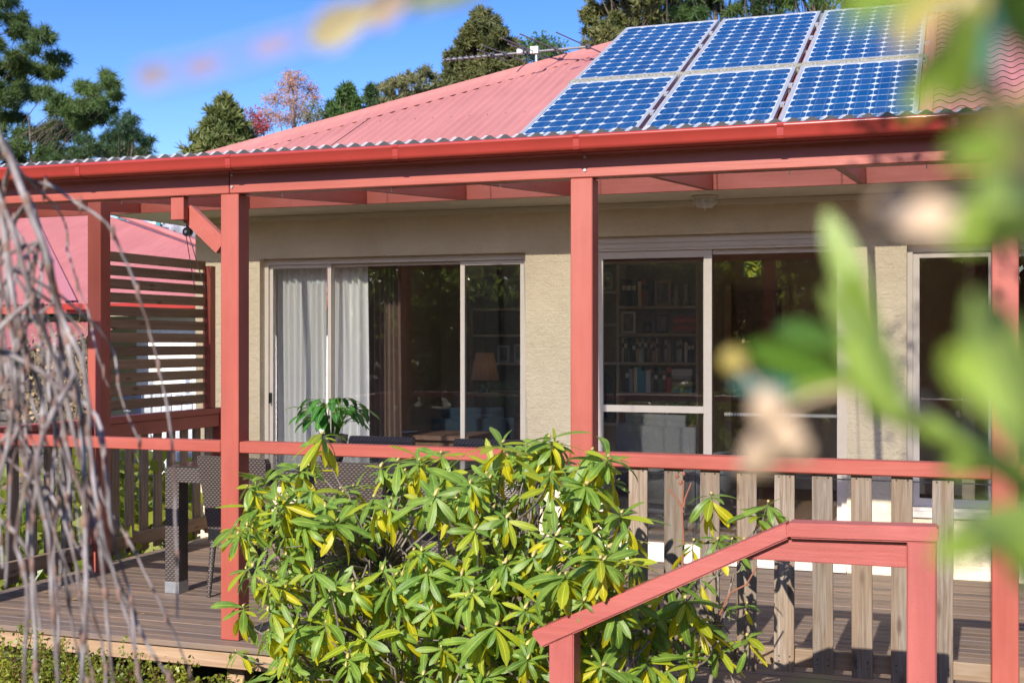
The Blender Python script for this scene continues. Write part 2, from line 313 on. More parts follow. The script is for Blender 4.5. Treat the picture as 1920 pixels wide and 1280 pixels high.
tag(timber('garden_sleeper', -4.9, -2.6, 5.22, 5.32, GZ, -.19, M_fasc, None, .01), 'pale brown timber sleeper lying along the front edge of the deck', 'sleeper')

# ------------------------------------------------------------------ verandah
ver = thing('verandah', 'red painted timber verandah with square posts and beam along the front of the house', 'verandah', (-1, YF, 0))
def vpost(x, y, w=.104, z0=0, z1=2.25, d=.104, name='post', par=None): return timber(name, x - w / 2, x + w / 2, y, y + d, z0, z1, M_redz, par or ver, .004)
for x in (-7.1, -5.276, -3.456, -1.608, .19, 2.01, 3.83, 5.65): vpost(x, YF + .001)
vpost(-5.31, 6.81, z1=2.53)
timber('beam', -8.2, -3.458, YF, YF + .09, 2.252, 2.375, M_redx, ver, .004); timber('beam', -3.454, 6.1, YF - .002, YF + .088, 2.252, 2.375, M_redx, ver, .004)
timber('fascia_board', -8.2, 6.1, YF - .006, YF + .02, 2.379, 2.425, M_redx, ver, .002)
gx0, gx1 = -8.3, 6.2
prof = [(5.479, 2.362), (5.40, 2.356), (5.378, 2.358), (5.366, 2.366), (5.361, 2.378), (5.3595, 2.412)] + [(5.3665 - .0085 * math.cos(a), 2.4195 - .0085 * math.sin(a)) for a in [R(-20 + 33 * i) * -1 for i in range(0, 8)]]
prof = [(5.479, 2.362), (5.40, 2.356), (5.378, 2.358), (5.366, 2.366), (5.361, 2.378), (5.3595, 2.408), (5.355, 2.412), (5.3535, 2.420), (5.357, 2.4275), (5.364, 2.430), (5.371, 2.4265), (5.3735, 2.420), (5.370, 2.413)]
g = MB(); n = len(prof); g.add([(x, a, b) for x in (gx0, gx1) for a, b in prof], [(i, i + 1, n + i + 1, n + i) for i in range(n - 1)], True); g.add([(gx0, a, b) for a, b in prof[:6]], [(0, 1, 2, 3, 4, 5)])
gut = g.obj('gutter', M_gutter, ver)
for px in (145, 427, 741, 1080, 1463, 1790):
    x = at(px, 290, 5.36).x; b = MB(); pr = [(p[0] - (.0025 if i > 1 else 0), p[1] - (.0025 if i < 5 else -.0015)) for i, p in enumerate(prof)]
    b.add([(xx, a, c) for xx in (x - .014, x + .014) for a, c in pr], [(i, i + 1, n + i + 1, n + i) for i in range(n - 1)]); b.obj('gutter_bracket', M_gutter, gut)
for i, x in enumerate([-7.6, -6.7, -5.75, -4.82, -3.887, -2.395 - .746, -2.395, -1.468, -.536, .39, 1.3, 2.2, 3.1, 4.0, 5.0]):
    b = MB(); y0, y1 = YF + .091, 7.878; b.add([(x - .022, y0, 2.30), (x + .022, y0, 2.30), (x + .022, y1, 2.462), (x - .022, y1, 2.462), (x - .022, y0, 2.435), (x + .022, y0, 2.435), (x + .022, y1, 2.628), (x - .022, y1, 2.628)],
        [(0, 3, 2, 1), (4, 5, 6, 7), (0, 1, 5, 4), (1, 2, 6, 5), (2, 3, 7, 6), (3, 0, 4, 7)]); b.obj('rafter', M_redy, ver)
def corr(x0, x1, ylo, yhi, zf, pitch=.0762, amp=.009, ny=2, seg=8, fl=0.0, mat=None):
    xs = np.arange(x0, x1 + 1e-6, pitch / seg); V = []; 
    for x in xs:
        a, b = ylo(x), max(ylo(x) + .0005, yhi(x))
        for j in range(ny):
            yy = a + (b - a) * j / (ny - 1); V.append((x, yy, zf(x, yy) + amp * math.sin(2 * math.pi * x / pitch) + fl * (1 if x > x1 - .04 else 0)))
    nx = len(xs); F = [(i * ny + j, (i + 1) * ny + j, (i + 1) * ny + j + 1, i * ny + j + 1) for i in range(nx - 1) for j in range(ny - 1)]
    return np_mesh('corrugated', V, F, mat or M_roof)
zv = lambda x, y: 2.446 + (y - 5.40) * .0805
M_crest_shade = plain('crest_shade_grey', (.035, .037, .042), .7)  # dark colour of a strip standing in for shade under the sheet crests
x = -8.286; i = 0
while x < 6.2:
    fm = MB(); nx_ = 80; vs_ = [(x + .762 * k / nx_, 5.3925, z_) for z_ in (2.40, None) for k in range(nx_ + 1)]; vs_ = [(a_, b_, c_ if c_ is not None else zv(a_, 5.395) + .009 * math.sin(2 * math.pi * (a_ - x) / .0762) - .0008) for a_, b_, c_ in vs_]; fm.add(vs_, [(k, k + 1, nx_ + 2 + k, nx_ + 1 + k) for k in range(nx_)]); fm.obj('crest_shade_strip', M_crest_shade, ver)
    link('roof_sheet', corr(x, x + .78, lambda t: 5.395, lambda t: 7.93, (lambda j: (lambda a, b: zv(a, b) + .0018 * (j % 2)))(i), mat=M_grey), ver); x += .762; i += 1
for px_ in (-3.456, -1.608, .19):
    for zz in (2.285, 2.345): MB().tube([(px_ + .018, YF - .0025, zz), (px_ + .018, YF - .008, zz)], .007, 8).obj('bolt', M_galv, ver)
for s in ((-3.50, -3.40, 1),):   # knee brace and its end block beside the second post
    b = MB(); a0, a1 = at(352, 398, 5.57), at(418, 462, 5.57); d = (a1 - a0).normalized(); M = Matrix.Translation((a0 + a1) / 2) @ d.to_track_quat('X', 'Z').to_matrix().to_4x4()
    b.box(-(a1 - a0).length / 2, (a1 - a0).length / 2, -.02, .02, -.045, .045, M); b.obj('knee_brace', M_redy, ver)
p0, p1 = at(341, 416, 5.6), at(365, 373, 5.6); timber('beam_stub', p0.x, p1.x, 5.50, 5.545, p0.z, 2.25, M_redz, ver, .003)

# ------------------------------------------------------------------ house
house = thing('house', 'single storey house of beige bagged brick with a pink hipped steel roof behind the verandah', 'house', (-1, 8.6, 0))
W1 = (-5.053, -2.891, .52, 2.142); DR = (-2.437, -.671, 0.0, 2.237); W3 = (-.298, 1.45, .40, 2.13)
XL, XR, T = -5.63, 6.2, .22
w = MB()
def wb(x0, x1, z0, z1): w.box(x0, x1, YW, YW + T, z0, z1)
wb(XL, W1[0], GZ, 2.62); wb(W1[0], W1[1], GZ, W1[2]); wb(W1[0], W1[1], W1[3], 2.62); wb(W1[1], DR[0], GZ, 2.62); wb(DR[0], DR[1], GZ, -.035); wb(DR[0], DR[1], DR[3], 2.62)
wb(DR[1], W3[0], GZ, 2.62); wb(W3[0], W3[1], GZ, W3[2]); wb(W3[0], W3[1], W3[3], 2.62); wb(W3[1], XR, GZ, 2.62)
for xa in (XL, XR - T):
    w.box(xa, xa + T, YW + T, 8.95, GZ, 2.62); w.box(xa, xa + T, 11.1, 13.1, GZ, 2.62); w.box(xa, xa + T, 8.95, 11.1, GZ, .35); w.box(xa, xa + T, 8.95, 11.1, 2.25, 2.62)  # side window openings added out of view to let daylight into the rooms
wall = w.obj('wall', M_wall, house)
M_int = plain('tan_interior_wall', (.70, .58, .44), .8, 0, 0, 3, .06); M_ceil = plain('white_ceiling', (.68, .66, .62), .8); M_floor = wood('interior_floor', [(.2, (.24, .14, .08)), (.8, (.42, .27, .16))], 'x', .4, .2)
BY = 12.9; hw = [at(1391, 520, BY), at(1427, 487, BY)]
for xa in (XL + .1, XR - .11): MB().box(xa, xa + .006, 8.95, 11.1, .35, 2.25).obj('pane', M_glass, house)  # glass of the added side windows
w = MB(); w.box(XL + T, hw[0].x, BY, 13.1, -.03, 2.5); w.box(hw[1].x, XR - T, BY, 13.1, -.03, 2.5); w.box(hw[0].x, hw[1].x, BY, 13.1, -.03, hw[0].z); w.box(hw[0].x, hw[1].x, BY, 13.1, hw[1].z, 2.5)
w.box(.05, .15, 11.2, BY, -.03, 2.5); w.obj('interior_wall', M_int, house)
MB().box(XL + T, XR - T, YW + T, 13.1, 2.5, 2.6).obj('ceiling', M_ceil, house); MB().box(XL + T, XR - T, YW + T, BY, -.2, .02).obj('floor', M_floor, house)
MB().box(hw[0].x, hw[1].x, BY + .05, BY + .056, hw[0].z, hw[1].z).obj('pane', M_glass, house)
# roof of the house
HX, HY, HZ = -6.04, 7.9, 2.68; RY, RZ = 11.45, 2.68 + .48 * 3.55; TX = -.14
zm = lambda x, y: HZ + TP * (y - HY)
x = HX + .012; i = 0
while x < TX - .02:
    x1 = min(x + .78, TX); link('roof_sheet', corr(x, x1, lambda t: HY - .03, lambda t: min(RY, HY + (t - HX)), (lambda j: (lambda a, b: zm(a, b) + .0035 * (j % 2)))(i), fl=.004), house); x += .762; i += 1
cy = HY - .05; i = 0
while cy < RY:                                    # lapped pressed courses at the right-hand end of the roof
    c1 = min(cy + .148, RY); link('roof_course', corr(TX, XR + .4, lambda t: cy - .012, lambda t: c1, (lambda a: (lambda xx, yy: zm(xx, a) + .010 + (TP - .05) * (yy - a)))(cy), pitch=.134, amp=.013, seg=8), house); cy += .148
sm = MB()
for ys in (8.0, 9.1, 10.2, 11.2):
    xs_ = HX + .0762 * .25
    while xs_ < TX:
        if ys < HY + (xs_ - HX) - .25: sm.box(xs_ - .006, xs_ + .006, ys - .006, ys + .006, zm(0, ys) + .009, zm(0, ys) + .017)
        xs_ += .1524
tag(sm.obj('roof_screws', plain('screw_heads', (.30, .14, .13), .5), house), kind='stuff')
# hip cap: two flanges and a roll, riding on the crests
def strip(pts_a, pts_b, mat, name, par, up=0.0):
    V = [Vector(p) for p in pts_a] + [Vector(p) for p in pts_b]; n = len(pts_a); return MB().add(V, [(i, i + 1, n + i + 1, n + i) for i in range(n - 1)], True).obj(name, mat, par)
e = Vector((1, 1, TP)); h0 = Vector((HX, HY, HZ)); cap = MB(); sec = []
for (u, dz) in ((-.20, 0.014), (-.05, .024), (-.03, .045), (0, .056), (.03, .045), (.05, .024), (.20, .014), (.203, .004)):
    q = Vector((max(u, 0) * 1.0, -0.0, 0)); sx, sy = (u, 0) if u > 0 else (0, -u); z = (TP * sy if u < 0 else 0) * 1.0
    # right flange lies on the front plane (z constant along x), left flange on the end plane
    sec.append((sx, sy if u < 0 else 0, dz))
V = []
for t in (-.08, 3.57):
    for (sx, sy, dz) in sec: V.append(h0 + e * t + Vector((sx, sy, dz)))
n = len(sec); cap.add(V, [(i, i + 1, n + i + 1, n + i) for i in range(n - 1)]); cap.obj('hip_cap', M_roof, house)
cap = MB(); cap.add([(HX + 3.45, RY - .2, RZ - .2 * TP + .016), (HX + 3.45, RY - .03, RZ + .03), (HX + 3.45, RY, RZ + .045), (HX + 3.45, RY + .2, RZ - .08), (XR + .4, RY - .2, RZ - .2 * TP + .016), (XR + .4, RY - .03, RZ + .03), (XR + .4, RY, RZ + .045), (XR + .4, RY + .2, RZ - .08)], [(0, 1, 5, 4), (1, 2, 6, 5), (2, 3, 7, 6)]); cap.obj('ridge_cap', M_roof, house)
MB().add([(HX, HY, HZ), (HX, 15.7, HZ), (HX + 3.55, RY, RZ)], [(0, 2, 1)]).obj('end_roof', M_roof, house)
MB().add([(HX, 15.7, HZ), (XR + .4, 15.7, HZ), (XR + .4, RY, RZ), (HX + 3.55, RY, RZ)], [(0, 3, 2, 1)]).obj('back_roof', M_roof, house)
timber('ledger', -8.2, HX - .001, 7.88, 7.90, 2.462, 2.64, M_redx, ver, .002); timber('fascia', HX, XR + .4, 7.88, 7.90, 2.462, 2.66, M_redx, house, .002); timber('fascia', HX + .0, HX + .02, 7.905, 15.6, 2.462, 2.66, M_redy, house, .002)
MB().box(HX + .02, XR + .4, 7.901, YW - .001, 2.464, 2.472).obj('soffit', M_soffit, house); MB().box(HX + .02, XL - .001, YW, 15.6, 2.464, 2.472).obj('soffit', M_soffit, house)
timber('soffit_moulding', XL, XR, YW - .03, YW - .001, 2.425, 2.463, M_soffit, house, .004)
# glazing
def fbox(par, x0, x1, y0, y1, z0, z1, name='frame', m=None): return timber(name, x0, x1, y0, y1, z0, z1, m or M_frame, par, .003)
def window(name, O_, cols, yf, midrail=None, screens=(), head=.045, ft=.035, lab=None):
    X0, X1, Z0, Z1 = O_; fr = MB(); y0, y1 = yf, yf + .11
    fr.box(X0, X1, y0, y1, Z1 - head, Z1 - .002); fr.box(X0, X1, y0 - .01, y1, Z0 + .002, Z0 + .04); fr.box(X0 + .001, X0 + ft, y0, y1, Z0 + .04, Z1 - head); fr.box(X1 - ft, X1 - .001, y0, y1, Z0 + .04, Z1 - head)
    wn_ = fr.obj(name, M_frame, house)
    for i, (a, b, st) in enumerate(cols):
        ys = yf + .02 + .03 * (i % 2); s = MB(); za, zb = Z0 + .042, Z1 - head - .002
        s.box(a, a + st, ys, ys + .03, za, zb); s.box(b - st, b, ys, ys + .03, za, zb); s.box(a + st, b - st, ys, ys + .03, zb - st * .9, zb); s.box(a + st, b - st, ys, ys + .03, za, za + st * 1.3)
        if midrail and i in midrail: s.box(a + st, b - st, ys - .004, ys + .034, *midrail[i])
        sash = s.obj('sash', M_frame, wn_)
        MB().box(a + st, b - st, ys + .012, ys + .017, za + .01, zb - .01).obj('pane', M_glass, wn_)
        if i in screens: MB().add([(a + st, ys + .004, za), (b - st, ys + .004, za), (b - st, ys + .004, zb), (a + st, ys + .004, zb)], [(0, 1, 2, 3)]).obj('flyscreen', M_screen, wn_)
    return wn_
m1 = at(617, 600, YW + .08).x; m2 = at(865, 600, YW + .08).x
window('window', W1, [(W1[0] + .036, m1 + .012, .028), (m1 - .008, m2 + .005, .022), (m2 - .012, W1[1] - .036, .034)], YW + .07, screens=(0, 2))
hd = MB(); 
dm = at(1324, 600, YW + .06).x
dr = window('sliding_door', DR, [(DR[0] + .04, dm + .035, .055), (dm - .03, DR[1] - .036, .036)], YW + .06, midrail={0: (1.015, 1.062)}, screens=(0,), head=.10, ft=.038)
for zz in (2.19, 2.155): MB().box(DR[0], DR[1], YW + .048, YW + .0595, zz, zz + .007).obj('track', M_frame, dr)
q = MB()
xx = dm + .12
while xx < DR[1] - .07:
    z0 = 1.0; q.box(xx, xx + .003, YW + .098, YW + .0985, z0, z0 + .024); q.box(xx + .011, xx + .014, YW + .098, YW + .0985, z0, z0 + .024); q.box(xx + .003, xx + .011, YW + .098, YW + .0985, z0 + .011, z0 + .014); xx += .021
tag(q.obj('safety_decal', M_white, dr), kind='stuff')
w3m = .235
window('window', W3, [(W3[0] + .036, w3m, .04), (w3m + .003, 1.412, .04)], YW + .06)
hnd = MB().box(W1[0] + .045, W1[0] + .057, YW + .055, YW + .085, 1.03, 1.11); hnd.obj('latch', M_black, house)
# window sills
timber('sill', W1[0] + .002, W1[1] - .002, YW - .03, YW + .058, W1[2] - .02, W1[2] + .02, M_frame, house, .004)
timber('sill', W3[0] + .002, W3[1] - .002, YW - .02, YW + .048, W3[2] - .02, W3[2] + .02, M_frame, house, .004)
timber('door_step', DR[0], DR[1], YW - .06, YW + .048, .004, .045, M_frame, house, .004)

# ------------------------------------------------------------------ balustrades, screen, stair rail
bal = thing('front_balustrade', 'red handrail with weathered grey pickets along the front edge of the deck', 'balustrade', (-1, YF, 0))
for a, b in ((-5.224, -3.510), (-3.403, -1.661)):
    timber('handrail', a, b, YF + .004, YF + .094, .945, 1.003, M_redx, bal, .005)
for a, b in ((-1.555, .137), (.243, 1.957), (2.063, 3.777), (3.883, 5.597)):
    timber('handrail', a, b, YF - .012, YF + .094, .942, 1.003, M_redx, bal, .006)
    timber('bottom_rail', a, b, YF + .045, YF + .085, .098, .175, M_railw, bal, .004)
    MB().tube([(a, YF + .05, .917), (b, YF + .05, .917)], .003, 6).obj('wire', M_galv, bal)
k = -5
while k < 38:
    x = -.70 + .162 * k; k += 1
    if any(abs(x - p) < .10 for p in (-1.608, .19, 2.01, 3.83, 5.65)) or x > 5.5: continue
    timber('picket', x - .043, x + .043, YF + .014 + random.uniform(0, .002), YF + .034, .075 + random.uniform(-.008, .008), .940, M_picket, bal, .002, rot=(0, R(random.uniform(-.35, .35)), 0))
nm = MB()
for k in range(-5, 9):
    x = -.70 + .162 * k
    if any(abs(x - p) < .10 for p in (-1.608, .19)): continue
    for zz in (.125, .148, .925): 
        for dx in (-.022, .024): nm.tube([(x + dx, YF + .0145, zz + random.uniform(-.004, .004)), (x + dx, YF + .011, zz)], .0032, 6)
tag(nm.obj('nail_heads', plain('dark_nail', (.05, .035, .03), .6), bal), kind='stuff')
sb = thing('side_balustrade', 'dark red handrail with brown pickets closing the left side of the deck', 'balustrade', (-5.33, 7, 0))
timber('handrail', -5.40, -5.31, YF + .11, 6.808, .955, 1.0, M_redy, sb, .005); timber('handrail', -5.41, -5.31, 6.916, 8.30, .955, 1.0, M_redy, sb, .005)
timber('under_rail', -5.36, -5.32, YF + .11, 6.808, .86, .953, M_redy, sb, .003); timber('under_rail', -5.36, -5.32, 6.916, 8.30, .86, .953, M_redy, sb, .003)
timber('bottom_rail', -5.36, -5.315, YF + .11, 6.808, .10, .19, M_raily, sb, .004); timber('bottom_rail', -5.36, -5.315, 6.916, 8.40, .10, .19, M_raily, sb, .004)
timber('post', -5.40, -5.31, 8.305, 8.40, 0, .998, M_redz, sb, .004)
y = 5.65
while y < 8.25:
    if not (6.74 < y < 6.94): timber('picket', -5.385, -5.365, y - .043, y + .043, .05 + random.uniform(-.01, .01), .952, M_picket, sb, .002)
    y += .162
scr = thing('privacy_screen', 'tall privacy screen of dark horizontal timber slats between two red battens above the side rail', 'screen', (-5.35, 7.5, 1.0))
timber('batten', -5.40, -5.33, 6.945, 6.985, 1.002, 2.22, M_redz, scr, .003); timber('batten', -5.40, -5.33, 8.20, 8.27, 1.002, 2.08, M_redz, scr, .003)
zt = 2.115
for i in range(12):
    timber('slat', -5.385, -5.367, 6.99, 8.195, zt - .067, zt, M_slat, scr, .003, rot=(R(random.uniform(-.25, .25)), 0, 0)); zt -= .0915
st = thing('stair_handrail', 'pinkish red stair handrail sloping down to the left from a level landing rail', 'handrail', (-.1, 4.25, GZ))
YS = 4.25
a, b, c = at(1000, 1186, YS), at(1476, 980, YS), at(1756, 988, YS); TH = .052; WD = .10
def barM(p, q, th, wd, y0, name, mat):      # a bar with mitred ends whose top edge runs p-q in x-z
    m = MB(); d = Vector((q[0] - p[0], 0, q[1] - p[1])).normalized(); nn = Vector((-d.z, 0, d.x)); 
    return m
bis = TH * .22
m = MB(); V = []
for yy in (YS, YS + WD):
    V += [(a.x - .012, yy, a.z), (b.x, yy, b.z), (c.x + .006, yy, c.z), (c.x + .006, yy, c.z - TH), (b.x + bis * .5, yy, b.z - TH), (a.x + .030, yy, a.z - TH * 1.0)]
up = MB().add([V[0], V[1], V[4], V[5], V[6], V[7], V[10], V[11]], [(0, 1, 2, 3), (4, 7, 6, 5), (0, 4, 5, 1), (2, 6, 7, 3), (0, 3, 7, 4)])
def bevobj(mb, name, mat, par, off=.006):
    me = mb.mesh(name); bm = bmesh.new(); bm.from_mesh(me); bmesh.ops.recalc_face_normals(bm, faces=bm.faces[:]); ed = [e for e in bm.edges if not e.is_boundary]; bmesh.ops.bevel(bm, geom=ed, offset=off, segments=2, affect='EDGES'); bm.to_mesh(me); bm.free(); return link(name, me, par, None, None, mat)
bevobj(MB().add([V[0], V[1], V[4], V[5], V[6], V[7], V[10], V[11]], [(0, 1, 2, 3), (4, 7, 6, 5), (0, 4, 5, 1), (2, 6, 7, 3), (0, 3, 7, 4), (1, 5, 6, 2)]), 'sloping_rail', M_pinkx, st)
bevobj(MB().add([V[1], V[2], V[3], V[4], V[7], V[8], V[9], V[10]], [(0, 1, 2, 3), (4, 7, 6, 5), (0, 4, 5, 1), (2, 6, 7, 3), (0, 3, 7, 4), (1, 5, 6, 2)]), 'level_rail', M_pinkx, st)
pr = at(1700, 1012, YS + .01)
y0, y1 = YS + .03, YS + .066; q0 = at(1365, 1056, y0); m = MB(); zt, zb = c.z - TH - .006, at(1690, 1064, y0).z
P = [(b.x - .13, zb + .035), (b.x + .01, zt), (pr.x - .001, zt), (pr.x - .001, zb), (b.x - .25, zb)]
sl_ = (b.z - a.z) / (b.x - a.x); xk = b.x - (zt - zb) / sl_
P = [(b.x + .012, zt), (pr.x - .001, zt), (pr.x - .001, zb), (xk + .01, zb)]
bevobj(MB().add([(p[0], yy, p[1]) for yy in (y0, y1) for p in P], [(0, 1, 2, 3), (4, 7, 6, 5), (0, 4, 5, 1), (1, 5, 6, 2), (2, 6, 7, 3), (3, 7, 4, 0)]), 'apron_board', M_pinkx, st, .003)
timber('post', pr.x, c.x, YS + .004, YS + .098, GZ, c.z - TH - .001, M_pinkz, st, .005)
f0, f1 = at(1030, 1200, YS + .01), at(1076, 1200, YS + .01); zc = a.z + sl_ * (f0.x - a.x) - TH
m = MB().add([(f0.x, YS + .006, GZ), (f1.x, YS + .006, GZ), (f1.x, YS + .094, GZ), (f0.x, YS + .094, GZ), (f0.x, YS + .006, zc + .02), (f1.x, YS + .006, zc + .02 + sl_ * (f1.x - f0.x)), (f1.x, YS + .094, zc + .02 + sl_ * (f1.x - f0.x)), (f0.x, YS + .094, zc + .02)],
    [(0, 3, 2, 1), (4, 5, 6, 7), (0, 1, 5, 4), (1, 2, 6, 5), (2, 3, 7, 6), (3, 0, 4, 7)]); bevobj(m, 'post', M_pinkz, st, .004)
# stairs and landing under the rail
stairs = thing('timber_stairs', 'low timber steps and landing beside the deck under the pinkish handrail', 'stairs', (-.6, 4.8, GZ))
for i in range(10): timber('tread', -.12, 1.6, 4.46 + i * .09, 4.545 + i * .09, -.04, -.006, M_deck, stairs, .002)
for i in range(2): timber('tread', -.42 - i * .3, -.14 - i * .3, 4.46, 5.36, -.19 - i * .15, -.155 - i * .15, M_deck, stairs, .002)
timber('stringer', -1.4, 1.6, 4.40, 4.455, GZ, -.36, M_fasc, stairs, .003)

# ------------------------------------------------------------------ solar panels
def cellmat():
    m, nt, b = nodes('solar_cell'); tc = nt.nodes.new('ShaderNodeTexCoord'); s = nt.nodes.new('ShaderNodeSeparateXYZ'); nt.links.new(tc.outputs['Object'], s.inputs[0])
    l1 = math_(nt, 'ABSOLUTE', math_(nt, 'SUBTRACT', math_(nt, 'ABSOLUTE', s.outputs[0]), .032)); k = ramp(nt, l1, [(.0007, (1, 1, 1)), (.0013, (0, 0, 0))])
    oi = nt.nodes.new('ShaderNodeObjectInfo'); base = mix(nt, oi.outputs['Random'], (.001, .042, .13), (.002, .06, .175)); c = mix(nt, math_(nt, 'MULTIPLY', k, .3), base, (.25, .35, .5))
    gp = nt.nodes.new('ShaderNodeNewGeometry'); du = noise(nt, gp.outputs['Position'], 3.0, 5, .6); c = mix(nt, math_(nt, 'MULTIPLY', ramp(nt, du, [(.4, (0, 0, 0)), (.75, (1, 1, 1))]), .07), c, (.30, .34, .38))
    nt.links.new(c, b.inputs['Base Color']); b.inputs['Roughness'].default_value = .32; b.inputs['Coat Weight'].default_value = .35; b.inputs['Coat Roughness'].default_value = .05; return m
M_cell = cellmat(); M_back = plain('panel_backsheet', (.47, .50, .56), .45); M_alu = plain('aluminium_frame', (.46, .47, .49), .38, .35, 0, 20, .08)
def lichen():
    m, nt, b = nodes('lichened_rail'); n = noise(nt, coords(nt, (1, 1, 1), 'Object', False), 70, 5); nt.links.new(ramp(nt, n, [(.38, (.07, .07, .05)), (.5, (.24, .23, .17)), (.66, (.46, .44, .36))]), b.inputs['Base Color']); b.inputs['Roughness'].default_value = .9; bump(nt, b, n, .004, .8); return m
M_lich = lichen()
PW, PL = .868, 1.90; fw = .026
pnl = thing('solar_panel', None, 'solar panel', (0, 0, 0), 'solar panels on the roof')
f = MB(); f.box(0, PW, 0, fw, 0, .04); f.box(0, PW, PL - fw, PL, 0, .04); f.box(0, fw, fw, PL - fw, 0, .04); f.box(PW - fw, PW, fw, PL - fw, 0, .04); f.obj('frame', M_alu, pnl)
MB().box(fw, PW - fw, fw, PL - fw, .02, .034).obj('backsheet', M_back, pnl)
cw, ch = (PW - 2 * fw - .012) / 6, (PL - 2 * fw - .02) / 12; g_ = .0018; cx_, cy_ = cw / 2 - g_, ch / 2 - .0058; k_ = .026
oc = [(-cx_ + k_, -cy_), (cx_ - k_, -cy_), (cx_, -cy_ + k_), (cx_, cy_ - k_), (cx_ - k_, cy_), (-cx_ + k_, cy_), (-cx_, cy_ - k_), (-cx_, -cy_ + k_)]
cm = MB(); cm.add([(x, y, z) for z in (0, .0012) for x, y in oc], [tuple(range(8, 16)), tuple(range(7, -1, -1))] + [(i, (i + 1) % 8, 8 + (i + 1) % 8, 8 + i) for i in range(8)]); cme = cm.mesh('cell'); cme.materials.append(M_cell)
for j in range(12):
    for i in range(6): link('cell', cme, pnl, (fw + .006 + cw * (i + .5), fw + .010 + ch * (j + .5), .0345))
remember(pnl)
plab = [['lower left solar panel, slanting down to the gutter beside the bare pink roof', 'lower middle solar panel, between the two other panels that reach down to the gutter', 'lower right solar panel, next to the wavy purple roof courses above the gutter'],
        ['upper left solar panel, its far corner rising above the hip of the roof', 'upper middle solar panel, along the ridge between two others', 'upper right solar panel, partly veiled by blurred yellow-green leaves']]
nvec = Vector((0, -TP, 1)).normalized(); svec = Vector((0, 1, TP)).normalized(); X0S = [-2.905, -2.0, -1.095]
first = True
for r_ in range(2):
    for c_ in range(3):
        o = pnl if first else copy_tree(pnl); first = False
        o.location = Vector((X0S[c_], 7.9, 2.64)) + svec * (.045 + r_ * 2.0) + nvec * .065; o.rotation_euler = (math.atan(TP), 0, 0); o['label'] = plab[r_][c_]
mr = thing('panel_mounting_frame', 'lichen-covered mounting rails showing in the gap between the two rows of solar panels', 'mounting rails', Vector((-1.56, 7.9, 2.64)) + svec * 1.97)
for s_, wd in ((1.949, .090), (.5, .04), (1.4, .04), (2.6, .04), (3.5, .04)):
    m = MB(); o0 = Vector((-2.93, 7.9, 2.64)) + svec * s_ + nvec * .038; A = [o0, o0 + Vector((2.74, 0, 0)), o0 + Vector((2.74, 0, 0)) + svec * wd, o0 + svec * wd]; h = nvec * (.0655 if wd > .05 else .022)
    m.add(A + [p + h for p in A], [(0, 3, 2, 1), (4, 5, 6, 7), (0, 1, 5, 4), (1, 2, 6, 5), (2, 3, 7, 6), (3, 0, 4, 7)]); m.obj('rail', M_lich if wd > .05 else M_alu, mr)
for c_ in (0, 1):
    for s_ in (.9, 1.4, 2.9, 3.4):
        p = Vector((X0S[c_ + 1] - .0185, 7.9, 2.64)) + svec * s_ + nvec * .1; m = MB().box(-.014, .014, -.03, .03, -.01, .012, Matrix.Translation(p) @ Matrix.Rotation(math.atan(TP), 4, 'X')); m.obj('clamp', M_alu, mr)

# ------------------------------------------------------------------ antenna
def LD(lat, d, z): return Vector((cA * lat - sA * d, sA * lat + cA * d, z))
M_ant = plain('antenna_metal', (.20, .20, .21), .5, .4)
ab = LD(.215, 11.05, 0); base_z = HZ + TP * min(ab.y - HY, ab.x - HX) 
ant = thing('tv_antenna', 'grey television aerial with long cross rods above the hip of the pink roof', 'antenna', (ab.x, ab.y, base_z))
BZ = 4.06; B0, B1 = LD(-.62, 11.38, BZ), LD(.66, 10.87, BZ + .0)
MB().tube([(ab.x, ab.y, base_z - .02), (ab.x, ab.y, BZ + .02)], .014, 10).obj('mast', M_galv, ant)
MB().tube([B0, B1], .011, 8).obj('boom', M_ant, ant)
bd = (B1 - B0).normalized(); perp = (LD(-.32, -.55, 0)).normalized()
for t, hl in ((1.0, .60), (.79, .66), (.64, .58), (.60, .36), (.44, .40), (.35, .26)):
    p = B0 + (B1 - B0) * t; MB().tube([p - perp * hl, p + perp * hl], .0055, 6).obj('element', M_ant, ant); MB().box(-.02, .02, -.02, .02, -.018, .022, Matrix.Translation(p)).obj('element_clip', M_black, ant)
for i in range(9):
    p = B0 + (B1 - B0) * (.02 + .043 * i); MB().tube([p - perp * .075, p + perp * .075], .005, 6).obj('director', M_ant, ant)
MB().box(-.035, .035, -.02, .02, -.03, .03, Matrix.Translation(LD(.20, 11.04, BZ + .01))).obj('clamp', M_white, ant); MB().lathe([(0, -.02), (.03, -.02), (.03, .02), (0, .02)], LD(.07, 11.06, BZ), 10).obj('balun', M_white, ant)

